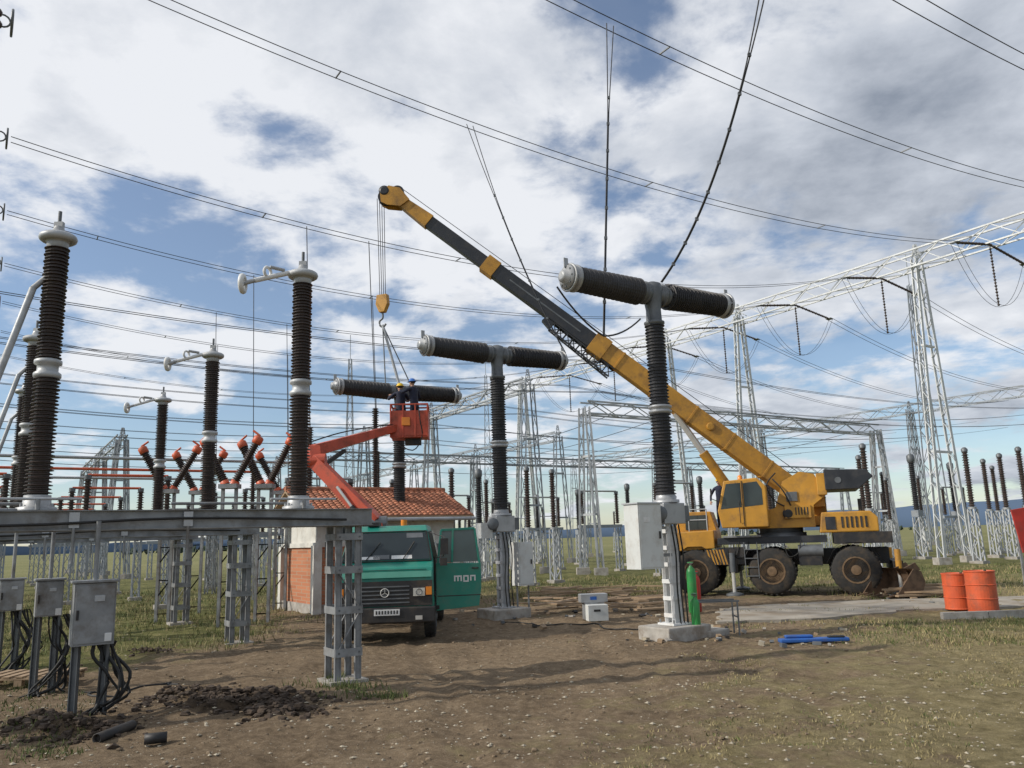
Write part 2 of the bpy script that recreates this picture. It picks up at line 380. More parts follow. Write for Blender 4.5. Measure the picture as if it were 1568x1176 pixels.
for (u,v,su,k) in ((360,1072,1.2,620),(430,1085,.7,230),(290,1060,.7,190),(230,995,.6,90),(70,1105,.7,240),(120,1120,.7,180)):
    c=G(u,v)
    for i in range(k):
        dx=random.gauss(0,su*.45); dy=random.gauss(0,.32); hgt=.09*math.exp(-(dx*dx/(su*su*.35)+dy*dy/.1))*random.random()
        clod(O,Vector((c.x+dx,c.y+dy,gh(c.x+dx,c.y+dy)+hgt)),random.choice([.012,.016,.02,.025,.03,.04,.055,.07]))
O.finish()
O=Obj('soil_clods')
for i in range(2600):
    y=5.5+random.random()**1.3*13; x=random.uniform(-.72,.45)*y
    if noise.noise(Vector((x*.7,y*.7,21)))<-.08: continue
    clod(O,Vector((x,y,gh(x,y))),random.choice([.01,.012,.015,.02,.025,.035]),soil2)
O.finish()
O=Obj('concrete_road'); pts=[]
random.seed(21)
base_=[(4.6,19.0),(7,19.3),(9.3,20.3),(14,20.8),(20,21.0),(34,21.3),(34,23.2),(20,23.3),(9,23.4),(6.5,23.0),(5.4,22.2),(4.9,20.5)]
for i,(a,b) in enumerate(base_):
    c=base_[(i+1)%len(base_)]
    for k in range(7): f=k/7; pts.append((a+(c[0]-a)*f+random.uniform(-.14,.14),b+(c[1]-b)*f+random.uniform(-.16,.16),-.2))
slab=mat('dusty_slab',(.31,.28,.235),.9,0,.25,1.5,bump=.4,bscale=20,dirt=(.19,.14,.09),dirtamt=.95,dscale=.9)
O.prism(pts,(0,0,.215),slab); O.finish()
O=Obj('kerb'); 
for i in range(18): O.box((9.9+i*1.02,18.6+random.uniform(-.01,.01),.02),(1.0,.14,.18),concrete,Matrix.Rotation(random.uniform(-.01,.01),3,'Z'))
O.finish()
hillm=mat('distant_hill',(.085,.13,.21),1,0,.1,.001); treem=mat('far_trees',(.05,.07,.055),1,0,.4,.05)  # blue of the hills is aerial haze painted into their colour
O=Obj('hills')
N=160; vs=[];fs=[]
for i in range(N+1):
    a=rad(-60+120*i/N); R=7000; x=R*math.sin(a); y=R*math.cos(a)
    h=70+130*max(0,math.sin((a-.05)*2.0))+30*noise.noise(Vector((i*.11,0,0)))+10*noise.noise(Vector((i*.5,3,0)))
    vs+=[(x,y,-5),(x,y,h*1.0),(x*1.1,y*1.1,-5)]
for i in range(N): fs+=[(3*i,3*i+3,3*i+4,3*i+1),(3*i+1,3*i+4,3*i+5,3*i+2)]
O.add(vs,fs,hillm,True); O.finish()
O=Obj('distant_tree_line')
for i in range(700):
    a=random.uniform(-40,45); R=random.uniform(520,800); x=R*math.sin(rad(a)); y=R*math.cos(rad(a))
    if noise.noise(Vector((a*.12,0,4)))<-.05: continue
    r=random.uniform(1.5,3.5); vs=[]
    for j in range(9):
        d=Vector((random.gauss(0,1),random.gauss(0,1),random.gauss(0,.8))).normalized(); vs.append(Vector((x,y,r*.7))+d*r*random.uniform(.7,1.1))
    fs=[tuple(random.sample(range(9),3)) for _ in range(16)]
    O.add(vs,fs,treem)
O.finish()
# ---------------------------------------------------------------- circuit breakers
ZH=7.1
def breaker(s,t,cab,post):
    O=Obj('circuit_breaker'); p=ST(s,t); z=Vector((0,0,1))
    O.part('foundation',.03)
    R=Matrix((E1,E2,z)).transposed()
    O.box(p+z*.06,(1.15,.9,.34),concrete,R); 
    if cab==1: O.box(p+E1*.75-E2*.1+z*.0,(.7,.7,.2),concrete,R@Matrix.Rotation(.15,3,'Z'))
    O.part('steel_post')
    for a in(-1,1):
        for b in(-1,1): O.beam(p+E1*a*.10+E2*b*.10+z*.25,p+E1*a*.10+E2*b*.10+z*2.2,.06,.06,post)
    for b in(-1,1): O.box(p+E2*b*.112+z*1.22,(.15,.010,1.9),post,R)
    for i in range(6):
        zz=.42+i*.33
        for b in(-1,1):
            O.box(p+E2*b*.137+z*zz,(.25,.012,.08),post,R); O.box(p+E1*b*.137+z*zz,(.012,.24,.08),post,R)
    O.box(p+z*.255,(.46,.46,.04),post,R)
    for a in(-1,1):
        for b in(-1,1): O.cyl(p+E1*a*.19+E2*b*.19+z*.27,p+E1*a*.19+E2*b*.19+z*.34,.02,galv,6)
    O.part('mechanism',.015)
    O.box(p+z*2.42,(.58,.46,.42),alu,R); O.box(p+E1*.34+z*2.42,(.26,.34,.32),gmet,R)
    O.lathe(p-E1*.30+z*2.42-E2*.05,-E1*.6-E2,[(0,.16),(.2,.16),(.22,.12),(.23,.02)],gmet,18)
    O.part('support_insulator')
    O.lathe(p+z*2.64,z,[(0,.27),(.06,.27),(.06,.21),(.16,.2)],alu,18)
    O.ins(p+z*2.78,p+z*4.5,.180,.222,.068,porcD,20)
    O.lathe(p+z*4.48,z,[(0,.19),(.03,.245),(.07,.245),(.09,.2),(.11,.2),(.13,.245),(.17,.245),(.2,.19)],alu,20)
    O.ins(p+z*4.66,p+z*6.42,.175,.215,.068,porcD,20)
    O.lathe(p+z*6.4,z,[(0,.18),(.04,.22),(.08,.22),(.1,.17),(.35,.16),(.6,.2),(.8,.23),(.93,.19),(.97,.1)],gmet,18)
    O.part('interrupters')
    for k in(-1,1):
        d=E1*k+Vector((0,0,.02)); d.normalize(); q=p+z*ZH
        O.lathe(q+d*.1,d,[(0,.18),(.12,.18),(.12,.25),(.17,.25),(.17,.2),(.3,.2),(.3,.245),(.34,.245)],gmet,22)
        O.ins(q+d*.40,q+d*2.08,.268,.292,.058,porcD,24,rc1=.238)
        O.lathe(q+d*2.06,d,[(0,.24),(.02,.285),(.07,.285),(.09,.2),(.2,.19),(.2,.25),(.24,.25),(.26,.15),(.36,.12),(.38,.07)],alu,22)
        O.torus(q+d*2.24,d,.27,.028,alu,26,8)
        x,y,zz=basis(d)
        for a in range(4):
            w=x*math.cos(a*math.pi/2)+y*math.sin(a*math.pi/2); O.beam(q+d*2.16+w*.2,q+d*2.24+w*.26,.03,.03,alu)
        for a in range(8):
            w=x*math.cos(a*math.pi/4)+y*math.sin(a*math.pi/4); O.cyl(q+d*2.28+w*.2,q+d*2.33+w*.2,.018,gmet,6)
        O.box(q+d*2.3+z*.3,(.10,.02,.2),alu,R)
    O.part('cabinet',.012)
    if cab==1:
        c=p-E1*.80-E2*.15; O.box(c+z*1.98,(.60,.42,1.25),cabg,R); O.box(c-E2*.215+z*1.98,(.55,.012,1.19),cabg,R); O.box(c-E2*.235+E1*.22+z*2.0,(.03,.03,.14),black,R)
        O.box(c+z*2.62,(.66,.48,.03),galvL,R); O.box(c-E2*.225-E1*.1+z*2.3,(.16,.006,.1),white,R)
        O.box(p-E1*.3-E2*.1+z*2.25,(.5,.06,.06),galv,R); O.box(p-E1*.3-E2*.1+z*1.6,(.5,.06,.06),galv,R)
    else:
        c=p+E1*.62; O.box(c+z*1.35,(.46,.42,1.15),cabg,R); O.box(c-E2*.215+z*1.35,(.40,.012,1.08),cabg,R); O.box(c-E2*.235+E1*.15+z*1.4,(.03,.03,.12),black,R)
        for a in(-1,1): O.beam(c+E1*a*.18,c+E1*a*.18+z*.78,.05,.05,galv)
        O.box(p-E1*.55+z*2.25,(.35,.3,.4),cabg,R); O.box(p-E1*.3+z*2.25,(.3,.06,.06),galv,R)
    for k in range(3):
        a=p+E1*(.1*k-.1)+z*2.2-E2*.2; O.stube([a,a-z*.6+E1*.08,a-z*1.3-E2*.06,a-z*2.1+E1*.1],.018,cable)
    return O.finish()
breaker(11.66,12.35,1,white); breaker(11.6,18.7,2,galvL); breaker(11.5,25.0,2,galvL)
# ---------------------------------------------------------------- disconnectors on frames (left)
def frame(t,zb=2.42):
    O=Obj('disconnector_support_frame'); z=Vector((0,0,1)); R=Matrix((E1,E2,z)).transposed()
    for b in(-.28,.28):
        O.channel(ST(-3.2,t+b,zb),ST(5.05,t+b,zb),.12,.26,galv,z)
    for s in (-2.6,-.9,.3,1.6,2.9,4.0,4.9): O.box(ST(s,t,zb),(.1,.54,.16),galv,R)
    for s in (.9,2.3): O.box(ST(s,t-.345,zb),(.12,.02,.2),galvL,R); O.cyl(ST(s,t-.35,zb-.1),ST(s,t-.35,zb-.55),.02,galv,6)
    for s in (4.70,-1.6):
        for a in(-.16,.16):
            for b in(-.20,.20):
                O.channel(ST(s+a,t+b,-.05),ST(s+a,t+b,zb-.14),.05,.10,galv,E1)
        for zz,hh in ((.40,.12),(1.02,.11),(1.62,.11),(2.12,.10)):
            for b in(-.25,.25):
                O.box(ST(s,t+b,zz),(.43,.012,hh),galv,R); O.box(ST(s+b*.86,t,zz),(.012,.48,hh),galv,R)
                for a in(-.16,.16): O.cyl(ST(s+a,t+b*1.02,zz),ST(s+a,t+b*1.08,zz),.014,gmet,6)
        for b in (-.24,.24): O.beam(ST(s-.15,t+b,.46),ST(s+.15,t+b,.96),.03,.01,galv); O.beam(ST(s+.15,t+b,1.08),ST(s-.15,t+b,1.56),.03,.01,galv)
        O.box(ST(s,t,zb-.125),(.5,.6,.02),galv,R)
        O.box(ST(s,t,-.06),(.6,.6,.12),concrete,R)
    O.stube([ST(-3,t-.36,zb+.02),ST(0,t-.37,zb-.06),ST(2.2,t-.36,zb+.01),ST(4.6,t-.36,zb-.04)],.02,cable)
    return O.finish()
def ringarm(O,q,d):
    e=q+d*.80-Vector((0,0,.30)); O.cyl(q+d*.05,q+d*.62-Vector((0,0,.22)),.04,white,10); O.cyl(q+d*.15+Vector((0,0,.02)),q+d*.38+Vector((0,0,.04)),.03,alu,8)
    O.torus(e,d*.9+E2*.5,.12,.045,white,20,8)
    O.cyl(q+d*.60-Vector((0,0,.21)),e,.035,alu); O.torus(q+d*.42+Vector((0,0,-.05)),d*.7+E2,.08,.025,white,16,6)
def tallins(s,t,arm):
    O=Obj('disconnector_pole'); z=Vector((0,0,1)); p=ST(s,t,2.56)
    O.part('insulator'); 
    O.lathe(p,z,[(0,.24),(.04,.24),(.06,.17),(.2,.16)],alu,18)
    O.ins(p+z*.2,p+z*1.78,.12,.17,.048,porc,18)
    O.lathe(p+z*1.76,z,[(0,.13),(.02,.17),(.07,.17),(.1,.13),(.18,.13),(.2,.17),(.25,.17),(.27,.13)],galvL,18)
    O.ins(p+z*2.02,p+z*3.62,.115,.16,.048,porc,18)
    O.lathe(p+z*3.60,z,[(0,.12),(.05,.14),(.1,.14)],alu,16)
    O.part('head'); O.torus(p+z*3.76,z,.19,.055,galvL,24,10); O.lathe(p+z*3.68,z,[(0,.13),(.05,.18),(.12,.18),(.14,.1),(.25,.06)],alu,16)
    O.cyl(p+z*3.88,p+z*4.16,.025,gmet,8); O.box(p+z*3.95,(.12,.06,.1),alu)
    for b in range(6):
        a=b*math.pi/3; w=Vector((math.cos(a)*.2,math.sin(a)*.2,0)); O.cyl(p+w,p+z*.09+w,.018,galvL,6)
    if arm: O.part('contact_arm'); ringarm(O,p+z*3.78-E1*.15,-E1)
    else:
        O.part('folded_arm'); O.cyl(p-E1*.95-E2*.3+z*.1,p-E1*.25+z*3.0,.045,galvL,10); O.cyl(p-E1*.25+z*3.0,p+z*3.3,.04,alu,10); O.box(p-E1*.95-E2*.3+z*.05,(.3,.2,.2),alu)
        O.cyl(p-E1*.95-E2*.3,p,.03,galv)
    O.part('linkage'); O.cyl(p+z*.14-E2*.26-E1*.5,p+z*.14-E2*.26+E1*.5,.018,galvL,8); O.cyl(p-E2*.26,p+z*.14-E2*.26,.03,galv,8)
    O.cyl(p+z*.10-E1*1.8+E2*.2,p+z*.10-E1*.1+E2*.2,.022,galv,8)
    return O.finish()
for t in (12.3,18.65,25.0):
    frame(t); tallins(3.96,t,True); tallins(.48,t,False)
def drive(p,w,h,z0,nm='drive_control_box'):
    O=Obj(nm); z=Vector((0,0,1)); R=Matrix((E1,E2,z)).transposed(); p=Vector((p.x,p.y,0))
    O.part('box',.012); O.box(p+z*(z0+h/2),(w,.36,h),galv,R); O.box(p+z*(z0+h/2)-E2*.186,(w*.92,.012,h*.93),galv,R); O.box(p+z*(z0+h+.02),(w+.06,.42,.03),galv,R)
    O.box(p+z*(z0+h*.75)-E2*.2+E1*w*.1,(w*.25,.01,h*.10),galvL,R); O.box(p+z*(z0+h*.5)-E2*.205-E1*w*.4,(.03,.03,.12),black,R)
    O.box(p+z*(z0+h*.12)-E2*.195+E1*w*.35,(.08,.01,.10),white,R)
    O.part('legs')
    for a in(-1,1): O.channel(p+E1*a*w*.34-z*.05,p+E1*a*w*.34+z*z0,.07,.09,gmet)
    O.cyl(p+z*(z0+h),p+z*2.4,.03,galv,10)
    O.part('cables')
    for k in range(8):
        r_=random.uniform
        a=p+E1*(w*.05+.04*k)+z*z0-E2*(.1-.04*k)
        O.stube([a,a-z*.15+E1*r_(-.02,.08),a-z*.4+E1*r_(.02,.22)-E2*r_(-.1,.15),a-z*.65+E1*r_(0,.24)-E2*r_(0,.2),a-z*(z0*.93)+E1*r_(-.2,.1)-E2*r_(0,.2),a-z*(z0+.03)+E1*r_(-.4,.1)-E2*r_(0,.4)],r_(.012,.024),cable)
    return O.finish()
drive(P(143,930,10.6),.48,.76,.86)
drive(P(75,915,12.6),.36,.52,1.08)
drive(P(18,905,14.5),.36,.52,1.05)
# ---------------------------------------------------------------- V-type disconnectors with orange caps
def vdisc(u,v,y,w=1.0,ry=0):
    O=Obj('v_type_disconnector'); c=P(u,v,y); z=Vector((0,0,1)); d=Vector((math.cos(ry),math.sin(ry),0))
    O.box(c-z*.05,(.5,.4,.12),galv)
    for k in(-1,1):
        a=c+d*k*.12; b=a+(d*k*w*.68+z*1.3); ax=(b-a).normalized()
        O.lathe(a,ax,[(0,.12),(.10,.12),(.12,.09)],orange,12)
        O.ins(a+ax*.12,b-ax*.22,.08,.13,.06,porc,12)
        O.lathe(b-ax*.24,ax,[(0,.1),(.02,.135),(.18,.135),(.22,.09)],orange,12)
        O.cyl(b,b+z*.15-d*k*.2,.03,orange,8)
    for k in(-1,1):
        O.beam(Vector((c.x+k*.18,c.y,-.05)),c+Vector((k*.18,0,0)),.08,.08,galv)
        for i in range(7): O.beam((c.x-.18,c.y,.2+i*c.z/8),(c.x+.18,c.y,.2+(i+1)*c.z/8 if i%2 else .2+i*c.z/8),.03,.03,galv)
    return O.finish()
for (u,v,y) in ((258,750,24.0),(304,752,26.5),(352,742,22.0),(406,742,23.0),(432,752,27)): vdisc(u,v,y,1.05,random.uniform(-.3,.3))
# ---------------------------------------------------------------- house
def house():
    O=Obj('brick_house'); z=Vector((0,0,1)); R=Matrix((E1,E2,z)).transposed()
    c0=Vector((-6.1,24.9,0)); L=4.75; D=3.3; dz=-.22
    def q(a,b,h): return c0+E1*a+E2*b+z*h
    O.part('walls')
    O.prism([q(.0,.0,-.1),q(L,0,-.1),q(L,D,-.1),q(0,D,-.1)],(0,0,2.1),brick)
    O.prism([q(.0,.0,2.0),q(L,0,2.0),q(L,D,2.0),q(0,D,2.0)],(0,0,.73),plaster)
    O.prism([q(0.0,0,2.73),q(0,D,2.73),q(0,D/2,3.5)],E1*L,plaster)
    O.part('corner_piers')
    for a,b in ((0,0),(L,0),(0,D),(L,D)): O.box(q(a,b,.95),(.26,.26,2.1),plaster,R)
    O.box(q(L/2,-.02,2.02),(L,.1,.14),plaster,R); O.box(q(-.02,D/2,2.02),(.1,D,.14),plaster,R)
    O.box(q(L/2,-.02,.1),(L+.1,.1,.3),concrete,R); O.box(q(-.02,D/2,.1),(.1,D+.1,.3),concrete,R)
    O.part('door'); O.box(q(3.7,-.01,1.0),(1.0,.1,1.98),galv,R); O.box(q(3.7,-.07,1.0),(.9,.04,1.9),gmet,R); O.box(q(4.05,-.11,1.0),(.04,.05,.14),black,R)
    O.part('windows')
    for a in (1.0,2.2): O.box(q(a,-.03,2.38),(.9,.08,.42),white,R); O.box(q(a,-.075,2.38),(.8,.03,.34),glass,R); O.box(q(a,-.095,2.38),(.04,.02,.34),white,R)
    O.part('roof')
    ov=.5; zr=3.92+dz; ze=2.98+dz
    for sgn in(0,1):
        b0=-ov if sgn==0 else D+ov
        a=q(-ov,b0,ze); b=q(L+ov,b0,ze); c=q(L+ov,D/2,zr); d=q(-ov,D/2,zr)
        O.prism([a,b,c,d],(0,0,.06),wood)
        rows=14
        for i in range(rows):
            f0=i/rows; f1=(i+1)/rows+.01
            for j in range(28):
                g=(j+.5)/28
                p0=a.lerp(b,g).lerp(d.lerp(c,g),f0)+z*.11; p1=a.lerp(b,g).lerp(d.lerp(c,g),f1)+z*.085
                x=E1*.095; zz=z*.035; up_=z*random.uniform(0,.015)
                O.add([p0-x+up_,p0-x*.4+zz+up_,p0+x*.4+zz+up_,p0+x+up_,p1-x,p1-x*.4+zz,p1+x*.4+zz,p1+x, p0-x-z*.03,p0+x-z*.03],[(0,1,5,4),(1,2,6,5),(2,3,7,6),(0,8,9,3,2,1)],tile)
    for j in range(16): O.cyl(q(-ov+j*(L+2*ov)/16,D/2,zr+.12),q(-ov+(j+1.08)*(L+2*ov)/16,D/2,zr+.125),.095,tile,10,r1=.08)
    for b0 in(-ov,D+ov): O.beam(q(-ov,b0,ze+.02),q(L+ov,b0,ze+.02),.04,.14,wood); k=-.06 if b0<0 else .06; O.cyl(q(-ov,b0+k,ze-.02),q(L+ov,b0+k,ze-.02),.06,galvL,10)
    for i in range(12): O.beam(q(L*i/11,-ov+.03,ze-.05),q(L*i/11,0,ze+.12),.07,.09,wood)
    O.cyl(q(L+.2,-.25,0),q(L+.2,-.45,ze-.05),.04,galvL,8)
    return O.finish()
house()
# ---------------------------------------------------------------- truck with aerial lift
def truck():
    pos=P(590,985,17.1); pos.z=0
    F=Vector((.06,-1,0)); M=TM(pos,F); O=Obj('bucket_truck',M)
    O.part('cab',.035)
    prof=[(.0,.52,.98),(.03,.95,1.0),(.0,1.28,1.0),(-.10,1.50,.99),(-.32,1.60,.98),(-.72,2.26,.86),(-.95,2.38,.82),(-1.9,2.38,.84),(-2.0,2.26,.90),(-2.02,1.55,1.0),(-2.02,.6,1.0)]
    n=len(prof); vs=[(x,-w,z) for x,z,w in prof]+[(x,w,z) for x,z,w in prof]
    O.add(vs,[tuple(range(n)),tuple(range(2*n-1,n-1,-1))]+[(i,n+i,n+(i+1)%n,(i+1)%n) for i in range(n)],green)
    O.part('windshield')
    def lerp(a,b,f): return a+(b-a)*f
    def ws(f,k):
        x=lerp(-.32,-.72,f); z=lerp(1.60,2.26,f); w=lerp(.98,.86,f); return Vector((x+.012,k*w,z+.008))
    O.add([ws(.07,-.93),ws(.07,.93),ws(.93,.92),ws(.93,-.92)],[(0,1,2,3)],glass)
    fr=[(ws(.03,-.96),ws(.97,-.95)),(ws(.03,.96),ws(.97,.95)),(ws(.03,-.96),ws(.03,.96)),(ws(.97,-.95),ws(.97,.95))]
    for a,b in fr: O.beam(a,b,.035,.02,black)
    for k in(-.45,.35): O.beam(ws(.06,k)+Vector((.02,0,.01)),ws(.6,k+.28)+Vector((.02,0,.02)),.015,.015,black)
    off=Vector((.004,0,.004))
    for k0,k1,f0,f1,mm in ((-.6,-.15,.09,.18,white),(.1,.55,.09,.2,white),(-.3,.05,.1,.22,gmet),(.45,.85,.75,.9,gmet)): O.add([ws(f0,k0)+off,ws(f0,k1)+off,ws(f1,k1)+off,ws(f1,k0)+off],[(0,1,2,3)],mm)
    O.part('front_trim')
    O.box((.035,0,1.36),(.03,1.9,.12),greenL); O.box((.03,0,.98),(.06,1.94,.50),black)
    for i in range(5): O.box((.07,0,.80+i*.08),(.03,1.0,.025),gmet)
    O.torus((.10,0,1.0),(1,0,0),.085,.010,chrome,20,6)
    for a in (90,210,330): O.beam((.10,0,1.0),(.10,math.cos(rad(a))*.085,1.0+math.sin(rad(a))*.085),.012,.012,chrome)
    for k in(-1,1):
        O.box((.075,k*.70,1.0),(.04,.24,.16),chrome if k>0 else gmet); O.box((.08,k*.90,1.02),(.05,.12,.16),amber)
        O.torus((.097,k*.70,1.0),(1,0,0),.06,.01,gmet,16,5)
    O.box((-.05,0,1.45),(.02,1.7,.012),black)
    O.part('bumper',.02); O.box((.08,0,.56),(.20,2.06,.30),black); 
    O.part('plate'); O.box((.19,.05,.62),(.012,.52,.12),white); 
    for i in range(8): O.box((.198,.05-.21+i*.06,.62),(.006,.03,.07),black)
    for k in (-1,1): O.box((.19,k*.7,.5),(.015,.14,.08),chrome)
    O.part('roof_beacon'); O.cyl((-1.2,.3,2.37),(-1.2,.3,2.51),.07,amber,12); O.box((-1.1,-.35,2.42),(.5,.25,.08),black)
    O.part('mirrors')
    for k in(-1,1):
        O.tube([(-.5,k*.98,1.65),(-.35,k*1.2,1.7),(-.35,k*1.22,2.1),(-.6,k*.92,2.2)],.012,black); O.box((-.36,k*1.22,1.9),(.05,.17,.34),black); O.box((-.36,k*1.2,1.58),(.05,.15,.16),black)
    O.part('side_windows'); O.box((-1.3,-.955,1.92),(.75,.02,.5),glass,Matrix.Rotation(rad(-12),3,'X')); 
    O.part('doorway'); O.box((-1.15,.965,1.3),(.85,.10,1.15),black)
    O.box((-1.15,.9,1.95),(.9,.2,.56),glass,Matrix.Rotation(rad(12),3,'X'))
    O.box((-1.15,1.02,1.15),(.5,.06,.3),gmet); O.box((-.9,1.03,.62),(.5,.12,.08),black)
    O.part('open_door',.02)
    h=Vector((-.72,1.02,0)); d=Vector((-.12,1,0)).normalized(); nn=Vector((1,.12,0)).normalized()
    def dd(a,z): return h+d*a+Vector((0,0,z))
    O.prism([dd(0,.55),dd(.92,.62),dd(.98,1.0),dd(.98,1.52),dd(0,1.55)],nn*.06,green)
    for a,b in ((dd(.04,1.55),dd(.12,2.25)),(dd(.12,2.25),dd(.86,2.27)),(dd(.86,2.27),dd(.95,1.52)),(dd(.35,1.55),dd(.38,2.25))): O.beam(a+nn*.03,b+nn*.03,.045,.05,green)
    O.add([dd(.1,1.56)+nn*.03,dd(.93,1.56)+nn*.03,dd(.84,2.25)+nn*.03,dd(.14,2.23)+nn*.03],[(0,1,2,3)],mat('door_glass',(.10,.14,.15),.1,0,.1,2))
    O.beam(dd(.02,.85)+nn*.062,dd(.97,.85)+nn*.062,.02,.01,black,nn); O.box(dd(.85,1.42)+nn*.08,(.03,.14,.03),black)
    O.part('door_lettering')
    def bar(a0,z0,a1,z1): O.beam(dd(a0,z0)+nn*.066,dd(a1,z1)+nn*.066,.03,.006,white,nn)
    x=.40
    for g in ('m','o','n'):
        w=.14 if g=='m' else .09
        for k in range(3 if g=='m' else 2): bar(x+k*w/(2 if g=='m' else 1),1.15,x+k*w/(2 if g=='m' else 1),1.25)
        bar(x-.015,1.255,x+w+.015,1.255)
        if g=='o': bar(x-.015,1.145,x+w+.015,1.145)
        x+=w+.06
    O.part('chassis')
    for k in(-.4,.4): O.channel((-.1,k,.62),(-6.3,k,.62),.1,.2,black,(0,0,1))
    O.box((-4.3,0,.92),(4.3,2.1,.12),gmet); O.box((-4.3,1.03,1.1),(4.3,.04,.3),redor); O.box((-4.3,-1.03,1.1),(4.3,.04,.3),redor)
    O.box((-2.5,.75,.55),(.6,.4,.45),black); O.box((-2.3,-.2,1.35),(.25,1.6,.8),gmet)
    O.part('wheels')
    for k in(-.88,.88): O.wheel((-.95,k,.42),(0,1,0),.42,.24)
    for k in(-.84,.84): O.wheel((-4.6,k,.42),(0,1,0),.42,.42)
    for k in(-1,1): O.box((-.95,k*.92,.92),(1.05,.2,.1),black)
    Mi=M.inverted()
    def W(p): return Mi@Vector(p)
    base=P(578,835,21.3); sh=P(575,802,21.4); el=P(482,706,21.9); el2=P(480,690,22.1); tip=P(606,655,25.0)
    O.part('turret',.02); bb=W((base.x,base.y,.98)); O.lathe(bb,(0,0,1),[(0,.55),(.25,.55),(.3,.4)],redor,20); s_=W(sh); O.taper(bb+Vector((0,0,.3)),s_,.7,.6,.4,.4,redor)
    O.part('boom',.012)
    O.taper(s_,W(el),.36,.42,.30,.34,redor); O.cyl(W(el)+Vector((0,-.3,0)),W(el)+Vector((0,.3,0)),.2,redor,14); O.beam(W(el),W(el2)+Vector((0,0,.05)),.3,.35,redor)
    O.taper(W(el2),W(tip),.26,.32,.2,.22,redor); O.cyl(s_+Vector((0,-.3,0)),s_+Vector((0,.3,0)),.2,gmet,14)
    O.part('hydraulics'); a=s_+Vector((.25,.0,-.35)); b=s_.lerp(W(el),.6)+Vector((.25,.0,-.05)); O.cyl(a,a.lerp(b,.6),.07,black); O.cyl(a.lerp(b,.6),b,.04,chrome)
    O.beam(W(el)+Vector((0,0,-.28)),W(el2).lerp(W(tip),.35)-Vector((0,0,.25)),.1,.1,black)
    O.stube([W(el2)+Vector((.1,0,.25)),W(el2).lerp(W(tip),.3)+Vector((0,0,.3)),W(el2).lerp(W(tip),.7)+Vector((0,0,.22)),W(tip)+Vector((0,0,.1))],.02,cable)
    O.part('basket',.01)
    bc=P(628,672,25.3); 
    c=W(bc); w=1.15; dpt=.75; hh=1.05
    O.box(c+Vector((0,0,.03)),(dpt,w,.06),redor)
    for (cx,cy,sx,sy) in ((dpt/2,0,.03,w),(-dpt/2,0,.03,w),(0,w/2,dpt-.04,.03),(0,-w/2,dpt-.04,.03)): O.box(c+Vector((cx,cy,.45)),(sx,sy,.8),redor)
    for cx in(-dpt/2,dpt/2):
        sg=1 if cx>0 else -1
        O.beam(c+Vector((cx,-w/2-.02,hh)),c+Vector((cx,w/2+.02,hh)),.05,.05,redor)
        for cy in(-w/2,-w/6,w/6,w/2): O.beam(c+Vector((cx+.03*sg,cy,0)),c+Vector((cx+.03*sg,cy,hh)),.05,.04,redor)
    for cy in(-w/2,w/2): O.beam(c+Vector((-dpt/2,cy,hh)),c+Vector((dpt/2,cy,hh)),.05,.05,redor)
    O.box(c+Vector((dpt/2+.05,-.1,.5)),(.04,.26,.26),amber); O.beam(W(tip),c+Vector((0,-w/2-.05,.3)),.25,.3,redor); O.box(c+Vector((0,.1,-.1)),(.3,.5,.2),black)
    O.stube([c+Vector((.4,.3,.9)),c+Vector((.5,.35,.5)),c+Vector((.45,.4,.0)),c+Vector((.3,.1,-.4)),c+Vector((0,-.5,-.1))],.02,cable)
    O.finish(); return bc
basket=truck()
